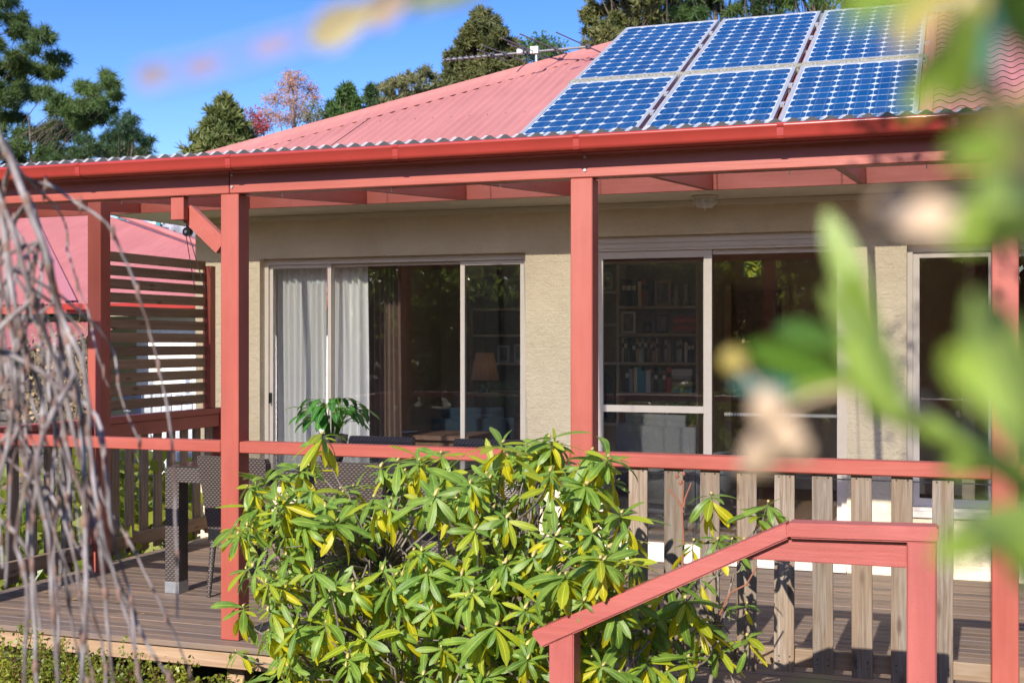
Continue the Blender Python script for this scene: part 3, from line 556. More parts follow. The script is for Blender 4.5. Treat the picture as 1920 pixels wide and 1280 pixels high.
# ------------------------------------------------------------------ small fittings
p = at(1322, 372, 8.18); bl = thing('bulkhead_light', 'white oval bulkhead lamp with a ribbed cage under the soffit', 'lamp', (p.x, 8.18, 2.463))
M_lampg = plain('frosted_lamp_glass', (.55, .53, .48), .3); 
MB().lathe([(0, 0), (.088, 0), (.092, -.012), (.086, -.018), (.0, -.018)], (p.x, 8.18, 2.463), 24, 1, .7).obj('base', M_frame, bl)
MB().lathe([(.078, -.018), (.074, -.05), (.05, -.075), (0, -.084)], (p.x, 8.18, 2.463), 24, 1, .7).obj('diffuser', M_lampg, bl)
for dx in (-.045, 0, .045):
    MB().tube([(p.x + dx, 8.18 + .056 * math.cos(a), 2.445 - .075 * math.sin(a) * (1 - abs(dx) * 4)) for a in [R(180 * i / 12) for i in range(13)]], .0035, 6).obj('cage_rib', M_frame, bl)
MB().tube([(p.x + .08 * math.cos(a), 8.18 - .045 * abs(math.sin(a)) * 1.2, 2.412) for a in [R(180 * i / 14) for i in range(15)]], .0035, 6).obj('cage_rib', M_frame, bl)
p = at(352, 435, 7.95); pu = thing('cord_pulley', 'black round pulley with two hanging cords under the left end of the eave', 'pulley', (p.x, 7.95, 2.46))
m = MB(); m.tube([(p.x, 7.93, p.z), (p.x, 7.97, p.z)], .033, 20); m.obj('housing', M_black, pu); MB().tube([(p.x, 7.92, p.z), (p.x, 7.929, p.z)], .011, 12).obj('hub', M_galv, pu)
MB().box(p.x - .008, p.x + .008, 7.94, 7.96, p.z, 2.463).obj('bracket', M_black, pu)
for dx, px in ((-.006, 366), (.02, 385)):
    e_ = at(px, 545, 7.9); MB().tube([(p.x + dx, 7.935, p.z - .02), e_], .0035, 5).obj('cord', M_black, pu)
for i, (px, py) in enumerate(((228, 395), (529, 362), (734, 352), (938, 347), (1481, 320), (1737, 308))):
    q = at(px, py, YF + .05); m = MB(); m.tube([(q.x, YF + .05, 2.252), (q.x, YF + .05, 2.240)], .0014, 5); m.lathe([(0, -.007), (.0035, -.003), (.003, .003), (0, .005)], (q.x, YF + .05, 2.236), 8)
    tag(m.obj('fairy_bulb', M_white), 'tiny white bulb hanging under the verandah beam, %s from the left' % ORD[i], 'bulb', 'tiny white bulbs under the beam')
# ------------------------------------------------------------------ outdoor table and wicker chairs
tb = thing('wicker_table', 'dark woven outdoor table with silver feet, the potted lily standing on it', 'table', (-3.6, 6.9, 0))
TX0, TX1, TY0, TY1 = -4.475, -2.70, 6.40, 7.40
MB().box(TX0, TX1, TY0, TY0 + .035, .665, .752).obj('apron', M_wicker, tb); MB().box(TX0, TX1, TY1 - .035, TY1, .665, .752).obj('apron', M_wicker, tb)
MB().box(TX0, TX0 + .035, TY0 + .036, TY1 - .036, .665, .752).obj('apron', M_wicker, tb); MB().box(TX1 - .035, TX1, TY0 + .036, TY1 - .036, .665, .752).obj('apron', M_wicker, tb)
MB().box(TX0 + .004, TX1 - .004, TY0 + .004, TY1 - .004, .7525, .762).obj('table_top', plain('dark_table_glass', (.03, .028, .027), .12), tb)
for x in (TX0, TX1 - .095):
    for y in (TY0, TY1 - .095):
        l = MB().box(x, x + .095, y, y + .095, .07, .664).obj('leg', M_wicker, tb); MB().box(x - .002, x + .097, y - .002, y + .097, 0.001, .069).obj('foot', M_galv, l)
def chair(name='wicker_chair'):
    t = thing(name, None, 'chair', (0, 0, 0), 'wicker chairs round the outdoor table')
    def wedge(y0, y1, lean, z0, z1, w0, w1, th):
        m = MB(); V = []
        for j, (z, w) in enumerate(((z0, w0), ((z0 + z1) / 2, (w0 + w1) / 2), (z1 - .03, w1), (z1, w1 - .012))):
            yy = y0 + lean * (z - z0); tt = th - (.012 if j == 3 else 0); V += [(-w / 2, yy, z), (w / 2, yy, z), (w / 2, yy + tt, z), (-w / 2, yy + tt, z)]
        F = [(3, 2, 1, 0), (12, 13, 14, 15)] + [(4 * i + k, 4 * i + (k + 1) % 4, 4 * i + 4 + (k + 1) % 4, 4 * i + 4 + k) for i in range(3) for k in range(4)]; m.add(V, F); return m
    wedge(0, .05, -.14, .40, .835, .43, .50, .05).obj('backrest', M_wicker, t)
    MB().box(-.215, .215, .052, .47, .405, .44).obj('seat', M_wicker, t); MB().box(-.215, .215, 0.0, .47, .335, .404).obj('seat_frame', M_black, t)
    for sx, y, o in ((-.19, .02, -.03), (.19, .02, -.03), (-.19, .44, .02), (.19, .44, .02)):
        MB().tube([(sx + (.012 if sx > 0 else -.012), y + o, 0.003), (sx, y, .334)], [.014, .02], 10).obj('leg', M_wicker, t)
    return t
ch0 = chair(); remember(ch0)
spots = [(-3.955, 6.36, -7, 'nearest dark wicker chair, its back to us just behind the left verandah post'), (-3.83, 8.02, 180, 'wicker chair on the far side of the table, right behind the potted lily'), (-3.02, 8.03, 184, 'wicker chair on the far side of the table, under the middle of the left window'), (-3.22, 6.30, 3, 'wicker chair at the near side of the table, hidden mostly by the rhododendron')]
for i, (x, y, a, lb) in enumerate(spots):
    o = ch0 if i == 0 else copy_tree(ch0); o.location = (x, y, 0); o.rotation_euler = (0, 0, R(a)); o['label'] = lb
# potted lily
def leaf_mesh(name, L, W, droop, fold, mat, nseg=7, prof=None, twist=0, curl=0):
    V = []; UV = []; pr = prof or [.12, .40, .70, .92, 1.0, .97, .76, .10]
    a = 0; y = z = 0; st_ = L / nseg; x_ = 0
    for i in range(nseg + 1):
        t = i / nseg; w = W / 2 * np.interp(t, np.linspace(0, 1, len(pr)), pr) + .0006
        for k, u in enumerate((-1, -.5, 0, .5, 1)):
            V.append((x_ + u * w, y, z + abs(u) * w * fold - (abs(u) > .9) * w * curl + math.sin(6 * t + k) * W * .015)); UV.append((.5 + u * .5, t))
        ang = droop * t * 1.6; y += st_ * math.cos(ang); z -= st_ * math.sin(ang); x_ += twist * st_ * t
    F = [(i * 5 + k, i * 5 + k + 1, (i + 1) * 5 + k + 1, (i + 1) * 5 + k) for i in range(nseg) for k in range(4)]
    return np.array(V), np.array(F), np.array(UV)
def leaf_obj(name, me, parent, pos, d, nrm=None, s=1.0):
    B = basis(d, nrm); o = bpy.data.objects.new(name, me); COL.objects.link(o); o.parent = parent
    o.matrix_local = Matrix.Translation(Vector(pos) - parent_world(parent).translation) @ Matrix(B.tolist()).to_4x4() @ Matrix.Scale(s, 4); return o
M_lily = leafmat('lily_leaf', (.03, .12, .018), (.07, .22, .03), trans=.3, rough=.25); M_lstem = leafmat('lily_stem', (.16, .32, .04), (.22, .40, .06), False, .4)
lil = thing('peace_lily', 'dark green peace lily in a dark ceramic pot on the outdoor table', 'pot plant', (-3.66, 6.98, .763))
L0 = Vector((-3.66, 6.98, .763)); MB().lathe([(0, 0), (.062, 0), (.07, .02), (.098, .13), (.10, .165), (.088, .165), (.08, .15), (0, .145)], L0, 24).obj('pot', plain('dark_glazed_pot', (.05, .045, .045), .3, 0, .002, 30), lil)
for i in range(60):
    a = random.uniform(0, 6.283); up = random.uniform(.55, 1.5); ln = random.uniform(.09, .22); d = Vector((math.cos(a), math.sin(a), 0))
    s0 = L0 + Vector((0, 0, .145)) + d * .03; e = Vector((0, 0, 1)) * math.sin(up) + d * math.cos(up)
    tip = s0 + e * ln + Vector((0, 0, .03)); mid = s0 + Vector((0, 0, ln * .6)) + d * ln * .2
    MB().tube([s0, mid, tip], [.0045, .0035, .0022], 6).obj('leaf_stem', M_lstem, lil)
    V, F, U = leaf_mesh('l', random.uniform(.12, .19), random.uniform(.035, .055), random.uniform(.7, 1.3), .25, M_lily); me = np_mesh('lily_leaf', V, F, M_lily, U)
    dd = d * 1.0 + Vector((0, 0, .35 - .2 * random.random())); leaf_obj('leaf', me, lil, tip, dd)
V, F, U = leaf_mesh('s', .07, .035, .2, .9, M_bud); fl = np_mesh('spathe', V, F, leafmat('spathe', (.35, .50, .14), (.45, .60, .22), False, .4), U); leaf_obj('flower', fl, lil, L0 + Vector((-.03, -.05, .30)), (.1, -.1, 1), (0, 1, 0))

# ------------------------------------------------------------------ rooms behind the glass
M_sheer = None
def fabric(name, rgb, tr):
    m, nt, b = nodes(name); b.inputs['Base Color'].default_value = (*rgb, 1); b.inputs['Roughness'].default_value = .9; t = nt.nodes.new('ShaderNodeBsdfTranslucent'); t.inputs[0].default_value = (*rgb, 1)
    ms = nt.nodes.new('ShaderNodeMixShader'); ms.inputs[0].default_value = tr; nt.links.new(b.outputs[0], ms.inputs[1]); nt.links.new(t.outputs[0], ms.inputs[2]); nt.links.new(ms.outputs[0], nt.nodes['Material Output'].inputs[0]); return m
M_sheer = fabric('white_sheer', (.92, .93, .92), .15); M_drape = fabric('brown_drape', (.20, .135, .105), .1)
def curtain(name, x0, x1, Y, z0, z1, waves, amp, mat, label, flare=0.0):
    n = int(waves * 10); V = []; r_ = random.Random(int(abs(x0) * 100)); ph = [r_.uniform(-.25, .25) for _ in range(n + 1)]
    am = [amp * r_.uniform(.6, 1.3) for _ in range(int(waves) + 2)]
    for j in range(7):
        t = j / 6; z = z1 + (z0 - z1) * t
        for i in range(n + 1):
            u = i / n; aa = am[int(u * waves)] * (.75 + .5 * t); V.append((x0 + (x1 - x0) * u * (1 + flare * t) + ph[i] * .01, Y + aa * math.sin(2 * math.pi * (u * waves + .15 * math.sin(3 * t + u * 9))) + .01 * t * math.sin(u * 14), z))
    F = [(j * (n + 1) + i, j * (n + 1) + i + 1, (j + 1) * (n + 1) + i + 1, (j + 1) * (n + 1) + i) for j in range(6) for i in range(n)]
    return tag(link(name, np_mesh(name, V, F, mat)), label, 'curtain')
cx = lambda px, Y: at(px, 600, Y).x
curtain('sheer_curtain', cx(516, 8.70), cx(612, 8.70), 8.70, .25, 2.12, 9, .022, M_sheer, 'white pleated sheer curtain behind the left pane of the left window')
curtain('sheer_curtain', cx(619, 8.71), cx(690, 8.71), 8.71, .25, 2.30, 4.5, .03, M_sheer, 'bright white curtain gathered at the left edge of the wide middle pane')
curtain('drape', cx(688, 8.98), cx(752, 8.98), 8.98, .25, 2.35, 7, .026, M_drape, 'brown pleated drape hanging just right of the bright white curtain', .06)
M_oak = plain('dark_oak', (.24, .14, .08), .45, 0, 0, 20, .25); M_shelf = plain('pale_shelf', (.62, .50, .37), .5, 0, 0, 10, .1); M_book_back = plain('shelf_back', (.46, .36, .26), .8)
p0, p1 = at(787, 704, BY - .02), at(821, 521, BY - .02)
pa = thing('tall_picture', 'tall narrow dark picture on the tan wall seen through the middle pane', 'picture', (p0.x, BY - .03, p0.z)); MB().box(p0.x, p1.x, BY - .04, BY - .002, p0.z, p1.z).obj('frame', M_black, pa)
MB().box(p0.x + .025, p1.x - .025, BY - .045, BY - .0405, p0.z + .03, p1.z - .03).obj('canvas', plain('dark_canvas', (.03, .022, .018), .35, 0, 0, 4, .8), pa)
# bookcase behind the sliding door
BKY = 12.35; X = lambda px: at(px, 600, BKY).x; Z = lambda py: at(1230, py, BKY).z
bk = thing('bookcase', 'tall wooden bookcase full of books seen through the screened door leaf', 'bookcase', (X(1230), BKY, .02))
Zt = Z(494); 
for px in (1094, 1158, 1307): MB().box(X(px) - .012, X(px) + .012, BKY, BKY + .29, .021, Zt).obj('side_panel', M_shelf, bk)
MB().box(X(1094) - .012, X(1307) + .012, BKY + .291, BKY + .30, .021, Zt + .025).obj('back_panel', M_book_back, bk); MB().box(X(1094) - .03, X(1307) + .03, BKY - .01, BKY + .29, Zt + .001, Zt + .03).obj('cornice', M_shelf, bk)
SH = [573.5, 625.4, 679.4, 735.8, 794.5, 850]
for py in SH: MB().box(X(1158) + .013, X(1307) - .013, BKY + .002, BKY + .28, Z(py) - .024, Z(py)).obj('shelf', M_shelf, bk)
for py in (544, 606, 679.4, 795): MB().box(X(1094) + .013, X(1158) - .013, BKY + .002, BKY + .28, Z(py) - .024, Z(py)).obj('shelf', M_shelf, bk)
SHN = ['top', 'second', 'third', 'fourth', 'fifth', 'lowest']
BC = {'black': (.02, .02, .022), 'dark blue': (.03, .045, .09), 'brown': (.14, .08, .05), 'cream': (.60, .55, .45), 'maroon': (.20, .035, .035), 'green': (.04, .12, .07), 'teal': (.04, .28, .34), 'red': (.45, .06, .05), 'white': (.75, .74, .70), 'grey': (.30, .30, .31), 'tan': (.36, .27, .18)}
BM = {k_: plain('book_' + k_.replace(' ', '_'), tuple(min(.85, c_ * 1.5 + .01) for c_ in v), .55, 0, 0, 90, .12) for k_, v in BC.items()}
def books(si, px0, px1, cols, hmin, hmax, name='book', grp='books in the bookcase behind the sliding door'):
    x = X(px0); xe = X(px1); z = Z(SH[si]) + .001; n = len(cols); w = (xe - x) / n; r_ = random.Random(si * 7 + n)
    ws = [w * r_.uniform(.75, 1.25) for _ in cols]; k2 = (xe - x) / sum(ws)
    for i, c in enumerate(cols):
        ww = ws[i] * k2; h = r_.uniform(hmin, hmax); dd = r_.uniform(.0, .03)
        m = MB().box(x + .0015, x + ww - .0015, BKY + .05 + dd, BKY + .24, z, z + h); b_ = m.obj(name, BM[c]); tag(b_, '%s %s, %s from the left on the %s shelf of the bookcase' % (c, name.replace('_', ' '), ORD[i], SHN[si]), 'book' if name == 'book' else 'binder', grp)
        if r_.random() < .6:
            MB().box(x + .004, x + ww - .004, BKY + .0485 + dd, BKY + .0498 + dd, z + h * .6, z + h * .78).obj('spine_label', BM['cream' if c in ('black', 'dark blue', 'maroon', 'teal') else 'black'], b_)
        x += ww
books(0, 1162, 1190, ['black'] * 3, .27, .275, 'ring_binder'); books(0, 1193, 1219, ['cream', 'red', 'brown', 'black'], .25, .28, 'book', 'books beside the ring binders')
books(2, 1162, 1304, ['white', 'dark blue', 'black', 'dark blue', 'black', 'tan', 'cream', 'grey', 'black', 'brown', 'maroon', 'tan', 'cream', 'brown', 'black', 'grey', 'tan', 'green', 'black', 'grey', 'grey', 'black', 'cream', 'dark blue', 'black', 'brown'], .20, .255)
books(3, 1162, 1256, ['black', 'dark blue', 'grey', 'cream', 'teal', 'teal', 'white', 'brown', 'black', 'green', 'maroon', 'red'], .21, .26)
books(4, 1162, 1284, ['maroon', 'maroon', 'maroon', 'maroon', 'maroon', 'maroon', 'maroon', 'brown', 'tan', 'tan', 'tan', 'tan', 'cream', 'green', 'green', 'green', 'brown'], .20, .205)
books(5, 1170, 1260, ['teal', 'dark blue', 'white', 'grey', 'white', 'dark blue', 'grey', 'white', 'black', 'white', 'grey', 'dark blue'], .15, .2)
def flat_stack(si, px0, px1, cols, th):
    z = Z(SH[si]) + .001
    for i, c in enumerate(cols):
        o_ = random.uniform(0, .012); tag(MB().box(X(px0) + o_, X(px1) - o_, BKY + .05, BKY + .24, z, z + th - .002).obj('book', BM[c]), '%s book lying flat, %s from the bottom of the stack on the %s shelf' % (c, ORD[i], SHN[si]), 'book', 'flat stacks of books in the bookcase'); z += th
flat_stack(1, 1259, 1304, ['maroon', 'red', 'maroon', 'red', 'maroon'], .038); flat_stack(3, 1257, 1296, ['teal', 'green', 'tan', 'brown', 'grey', 'white', 'white'], .034)
M_photo = plain('dim_photo', (.18, .16, .15), .4, 0, 0, 14, .7)
def pframe(px, py, w, h, Y, label, m=None, base=None):
    p = at(px, py, Y); t = thing('photo_frame', label, 'photo frame', (p.x, Y, p.z)); mm = m or BM['tan']
    q = MB(); b_ = .022; q.box(p.x - w / 2, p.x + w / 2, Y, Y + .015, p.z, p.z + b_); q.box(p.x - w / 2, p.x + w / 2, Y, Y + .015, p.z + h - b_, p.z + h); q.box(p.x - w / 2, p.x - w / 2 + b_, Y, Y + .015, p.z + b_, p.z + h - b_); q.box(p.x + w / 2 - b_, p.x + w / 2, Y, Y + .015, p.z + b_, p.z + h - b_); q.obj('frame', mm, t)
    MB().box(p.x - w / 2 + b_, p.x + w / 2 - b_, Y + .004, Y + .012, p.z + b_, p.z + h - b_).obj('photograph', M_photo, t)
pframe(1242, 572.6, .16, .25, BKY + .07, 'tan photo frame on the top shelf, right of the books', BM['tan'])
pframe(1178, 624.6, .15, .22, BKY + .07, 'white photo frame at the left end of the second shelf', BM['white']); pframe(1240, 624.6, .14, .19, BKY + .07, 'black photo frame beside the stack of red books on the second shelf', BM['black'])
pframe(1214, 624.6, .09, .11, BKY + .06, 'smallest photo frame, in the middle of the second shelf', BM['black']); pframe(1131, 543, .20, .17, BKY + .07, 'wide grey photo frame at the upper left of the bookcase', BM['grey'])
M_figure = plain('pale_porcelain', (.5, .46, .40), .3)
for px, lb in ((1267, 'pale porcelain figurine right of the photo frame on the top shelf'), (1286, 'second pale figurine, at the right end of the top shelf')):
    q = at(px, 573, BKY + .1); f_ = MB().lathe([(0, 0), (.04, 0), (.035, .05), (.018, .11), (.028, .14), (.015, .17), (.020, .19), (.014, .215), (0, .22)], (q.x, BKY + .1, Z(573.5) + .001), 12); tag(f_.obj('figurine', M_figure), lb, 'figurine')
tv = thing('television', 'dark small television in the left bay of the bookcase', 'television', (X(1126), BKY, Z(795))); MB().box(X(1100), X(1150), BKY + .02, BKY + .10, Z(794), Z(694)).obj('casing', M_black, tv)
MB().box(X(1103), X(1147), BKY + .015, BKY + .0195, Z(786), Z(700)).obj('screen', plain('dark_screen', (.015, .02, .035), .15), tv)
# hutch with lamp behind the right pane of the left window
HY_ = 12.2; hx = lambda px: at(px, 600, HY_).x; hz = lambda py: at(930, py, HY_).z
hu = thing('wooden_hutch', 'dark shelved hutch with drawers behind the right pane of the left window', 'hutch', (hx(940), HY_, .02))
for px in (884, 1040): MB().box(hx(px) - .014, hx(px) + .014, HY_, HY_ + .34, .021, hz(520)).obj('side_panel', M_oak, hu)
MB().box(hx(884), hx(1040), HY_ + .341, HY_ + .36, .021, hz(515)).obj('back_panel', plain('hutch_back', (.22, .18, .17), .8), hu)
for py in (578, 627, 680, 733): MB().box(hx(884) + .015, hx(1040) - .015, HY_, HY_ + .34, hz(py) - .022, hz(py)).obj('shelf', M_shelf, hu)
MB().box(hx(884) + .015, hx(1040) - .015, HY_ - .02, HY_ + .34, .03, hz(790)).obj('drawer_front', M_oak, hu); MB().box(hx(884) - .01, hx(1040) + .01, HY_ - .05, HY_ + .34, hz(790) + .001, hz(790) + .03).obj('counter', M_oak, hu)
for px in (930, 947): MB().lathe([(0, -.012), (.018, -.008), (.018, .008), (0, .012)], (hx(px), HY_ - .035, hz(806)), 10).obj('knob', M_galv, hu)
pframe(944, 679.5, .13, .18, HY_ + .05, 'pale photo frame standing on the hutch shelf right of the lampshade', BM['grey']); pframe(973, 679.5, .11, .19, HY_ + .05, 'photo frame at the right edge of the hutch shelf above the lamp', BM['grey'])
LY = 11.4; p = at(909, 735, LY); lp = thing('table_lamp', 'table lamp with a pleated orange-brown shade behind the right pane', 'lamp', (p.x, LY, p.z)); lz0, lz1 = at(909, 712, LY).z, at(909, 661, LY).z
m = MB(); nn = 36; V = []
for j, (z, r_) in enumerate(((lz0, .135), (lz1, .085))): V += [(p.x + (r_ + (.004 if k % 2 else 0)) * math.cos(2 * math.pi * k / nn), LY + (r_ + (.004 if k % 2 else 0)) * math.sin(2 * math.pi * k / nn), z) for k in range(nn)]
m.add(V, [(k, (k + 1) % nn, nn + (k + 1) % nn, nn + k) for k in range(nn)]); sh = m.obj('shade', fabric('orange_shade', (.60, .38, .22), .5), lp)
MB().lathe([(0, 0), (.06, 0), (.065, .012), (.02, .03), (.045, .06), (.03, .11), (.012, lz0 - p.z + .02)], (p.x, LY, p.z), 16).obj('base', M_black, lp)
lt = thing('side_table', 'small dark side table under the orange-brown lamp', 'table', (p.x, LY, .02)); MB().box(p.x - .25, p.x + .55, LY - .2, LY + .22, p.z - .03, p.z - .001).obj('table_top', M_oak, lt)
for dx in (-.22, .5):
    for dy in (-.17, .17): MB().box(p.x + dx, p.x + dx + .04, LY + dy - .02, LY + dy + .02, .021, p.z - .031).obj('leg', M_oak, lt)
blb = bpy.data.lights.new('lamp_glow', 'POINT'); blb.energy = .02; blb.color = (1, .62, .32); blb.shadow_soft_size = .04; link('lamp_glow', blb, lp, (p.x, LY, (lz0 + lz1) / 2))
# desk, armchairs
p0, p1 = at(688, 812, 9.25), at(862, 812, 9.25); ds = thing('desk', 'brown desk with papers just inside the left window', 'desk', (p0.x, 9.3, .02)); MB().box(p0.x, p1.x + .1, 9.18, 9.75, p0.z - .035, p0.z).obj('desk_top', plain('desk_brown', (.24, .14, .10), .4), ds); MB().box(p0.x + .02, p1.x + .08, 9.22, 9.7, .03, p0.z - .036).obj('cabinet', M_oak, ds)
M_paper = plain('paper', (.75, .74, .72), .8)
for i, (px, a_) in enumerate(((712, .2), (745, -.15))):
    q = at(px, 808, 9.3); m = MB().box(-.12, .12, -.08, .08, 0, .004 + .003 * i); tag(m.obj('paper_sheet', M_paper, None, (q.x, 9.33 + .02 * i, p0.z + .001 + i * .006), (0, R(-3), a_)), ('left' if i == 0 else 'right') + ' one of two sheets of paper lying on the brown desk', 'paper')
def armchair(name, label, x, y, rz, col):
    t = thing(name, label, 'armchair', (x, y, .02), None, 0); m_ = fabric(name + '_fabric', col, .02)
    def cushion(nm, x0, x1, y0, y1, z0, z1, rr):
        me = bevbox(x1 - x0, y1 - y0, z1 - z0, 0, None).copy(); me.materials.clear(); me.materials.append(m_); bm = bmesh.new(); bm.from_mesh(me); bmesh.ops.bevel(bm, geom=bm.edges[:], offset=rr, segments=4, affect='EDGES'); bm.to_mesh(me); bm.free(); me.polygons.foreach_set('use_smooth', [True] * len(me.polygons)); link(nm, me, t, ((x0 + x1) / 2 + x, (y0 + y1) / 2 + y, (z0 + z1) / 2 + .02))
    cushion('seat', -.3, .3, -.3, .35, .15, .45, .06); cushion('backrest', -.36, .36, .3, .52, .15, .92, .09); cushion('arm', -.42, -.3, -.3, .4, .1, .62, .055); cushion('arm', .3, .42, -.3, .4, .1, .62, .055)
    for sx in (-.33, .33):
        for sy in (-.25, .42): MB().box(x + sx - .02, x + sx + .02, y + sy - .02, y + sy + .02, .021, .16).obj('leg', M_oak, t)
    t.rotation_euler[2] = rz; return t
q = at(1270, 800, 10.0); armchair('grey_armchair', 'rounded grey armchair behind the lower pane of the screened door leaf', q.x + .05, 10.0, R(160), (.22, .23, .25))
q = at(850, 760, 10.4); armchair('blue_armchair', 'dark blue armchair behind the middle pane above the desk', q.x + .12, 10.4, R(-150), (.012, .03, .055))
# cupboards behind the right-hand window, door and picture in the hall
cu = thing('kitchen_cupboards', 'dark wooden kitchen cupboards behind the right-hand window', 'cupboard', (1.2, 12.3, .02)); 
MB().box(.5, 3.2, 12.3, 12.88, .021, 2.30).obj('carcass', M_oak, cu)
for i in range(5): 
    for z0, z1 in ((.1, .85), (1.35, 2.25)): MB().box(.53 + i * .53, 1.03 + i * .53, 12.275, 12.299, z0, z1).obj('cupboard_door', M_oak, cu)
MB().box(.48, 3.2, 12.0, 12.299, .88, .92).obj('bench_top', plain('pale_bench', (.4, .37, .33), .3), cu)
hd_ = at(1420, 640, BY); ft_ = thing('interior_door', 'brown panelled inner door seen through the clear door leaf', 'door', (hd_.x, BY - .03, .02)); MB().box(hd_.x - .28, hd_.x + .28, BY - .06, BY - .02, .021, 2.02).obj('door_leaf', M_oak, ft_)
for sx in (-.29, .29): MB().box(hd_.x + sx - .035, hd_.x + sx + .035, BY - .075, BY - .001, .021, 2.09).obj('architrave', M_shelf, ft_)
MB().lathe([(0, -.03), (.025, -.02), (.025, .02), (0, .03)], (hd_.x - .2, BY - .09, 1.02), 10).obj('knob', M_galv, ft_)

# ------------------------------------------------------------------ neighbour's house and fences, left
nb = thing('neighbour_house', 'white house next door with a broad pink steel roof, left of the deck', 'house', (-9, 15, GZ))
NZ, NY, NT = 2.07, 15.0, .45
pe = lambda px, py: at(px, py, NY)
def onN(px, py):
    v = ray(px, py); k = (NZ - NT * NY - EYE) / (v.z - NT * v.y); return v * k + Vector((0, 0, EYE))
er, ap, fl0, fl1, ul = pe(640, 556), onN(190, 400), pe(131, 566), onN(45, 391), onN(-300, 300)
er = Vector((er.x, NY, NZ)); fl0 = Vector((fl0.x, NY, NZ))
xl = -17.0
def yhiN(x):   # hip from er up to ap, ridge beyond
    if x > ap.x: return NY + (ap.y - NY) * (er.x - x) / (er.x - ap.x)
    return ap.y + min(1.5, (ap.x - x) * .5)
me = corr(fl0.x, er.x, lambda t: NY - .05, yhiN, lambda a, b: NZ + NT * (b - NY), pitch=.0762, amp=.009, seg=6); me.materials.clear(); me.materials.append(M_roof2); link('roof', me, nb)
me = corr(xl, fl0.x + .004, lambda t: NY - .05 - (fl0.x - t) * .0, yhiN, lambda a, b: NZ + NT * (b - NY), amp=.009, seg=6); me.materials.clear(); me.materials.append(M_roof2); link('roof', me, nb)
m = MB(); dv = (fl1 - fl0); o1 = Vector((.16, 0, .03)); m.add([fl0 - o1 * .2 + Vector((0, -.05, .03)), fl0 + o1 + Vector((0, -.05, 0)), fl1 + o1, fl1 - o1 * .2 + Vector((0, 0, .03)), fl0 - o1 * .5 + Vector((0, 0, -.02)), fl1 - o1 * .5 + Vector((0, 0, -.02))], [(0, 1, 2, 3), (4, 0, 3, 5)]); m.obj('valley_flashing', plain('flashing', (.42, .16, .17), .4), nb)
m = MB(); hp = [er + Vector((.1, 0, .02)), ap + Vector((.1, 0, .06))]; m.tube(hp, .05, 8); m.obj('hip_cap', M_roof2, nb)
timber('fascia', xl, er.x + .02, NY - .02, NY, NZ - .16, NZ - .012, M_redx, nb, .002); timber('gutter', fl0.x - .05, er.x + .05, NY - .13, NY - .021, NZ - .11, NZ - .02, M_gutter, nb, .01)
wx0 = at(256, 700, NY + .5).x
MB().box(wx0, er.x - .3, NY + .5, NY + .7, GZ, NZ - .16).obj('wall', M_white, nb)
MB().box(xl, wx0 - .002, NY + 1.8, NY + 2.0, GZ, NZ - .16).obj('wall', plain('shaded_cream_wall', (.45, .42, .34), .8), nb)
MB().add([(er.x, NY, NZ - .03), (ap.x, ap.y, ap.z - .03), (er.x + .0, ap.y + 4, NZ - .03)], [(0, 2, 1)]).obj('end_roof', M_roof2, nb)
wd_ = at(330, 765, NY + .49)
for px in (238 + 42, 348): 
    q = at(px, 745, NY + .49); wf = MB().box(q.x, q.x + .10, NY + .47, NY + .499, .2, 1.05).obj('window', M_frame, nb); MB().box(q.x + .015, q.x + .085, NY + .462, NY + .469, .24, 1.0).obj('pane', plain('blue_grey_pane', (.25, .3, .38), .2), wf)
# lower verandah roof of the neighbour
a0, a1, a2, a3 = at(70, 652, NY - 1.6), at(262, 652, NY + .3), at(262, 604, NY + .2), at(70, 604, NY + .2)
me = corr(a0.x - 6, a1.x, lambda t: NY - 1.6, lambda t: NY + .3, lambda a, b: a0.z + (a3.z - a0.z) * (b - NY + 1.6) / 1.8, amp=.009, seg=6); me.materials.clear(); me.materials.append(M_roof2); link('verandah_roof', me, nb)
timber('verandah_gutter', a0.x - 6, a1.x + .03, NY - 1.72, NY - 1.61, a0.z - .11, a0.z - .01, M_gutter, nb, .01)
for i in range(1, 4): timber('post', a1.x - .1 - i * 2.0, a1.x - i * 2.0, NY - 1.58, NY - 1.48, GZ, a0.z - .03, M_redz, nb, .003)
# a further house with teal trim, glimpsed over the hip
fh = thing('teal_trimmed_house', 'cream and grey house with teal gutters glimpsed above the neighbour\'s pink hip', 'house', (-14, 28, GZ)); FY = 26.0
def fb(name, px0, py0, px1, py1, Y, mat, dep=.3, par=fh): p, q = at(px0, py1, Y), at(px1, py0, Y); return MB().box(p.x, q.x, Y, Y + dep, p.z, q.z).obj(name, mat, par)
M_teal = plain('teal_paint', (.05, .22, .25), .5); M_cream = plain('cream_weatherboard', (.50, .43, .31), .7); M_gstone = plain('grey_stone_wall', (.25, .25, .30), .8, 0, .02, 3, .45)
fb('wall', 200, 425, 303, 640, FY, M_cream); fb('side_wall', 303, 398, 420, 640, FY + .5, M_gstone); fb('fascia', 190, 415, 305, 424, FY - .4, M_white, .1); fb('gutter', 190, 406, 306, 414, FY - .5, M_teal, .12); fb('downpipe', 292, 415, 300, 445, FY - .45, M_teal, .1); fb('bracket', 292, 432, 325, 441, FY - .2, M_teal, .1)
p, q = at(150, 406, FY - .5), at(310, 380, FY + 3); m = MB().add([(p.x, FY - .5, p.z), (q.x + .2, FY - .5, p.z), (q.x - 1, FY + 3, q.z + .4), (p.x, FY + 3, q.z + .4)], [(0, 1, 2, 3)]); m.obj('roof', plain('pale_green_roof', (.40, .50, .48), .5), fh)
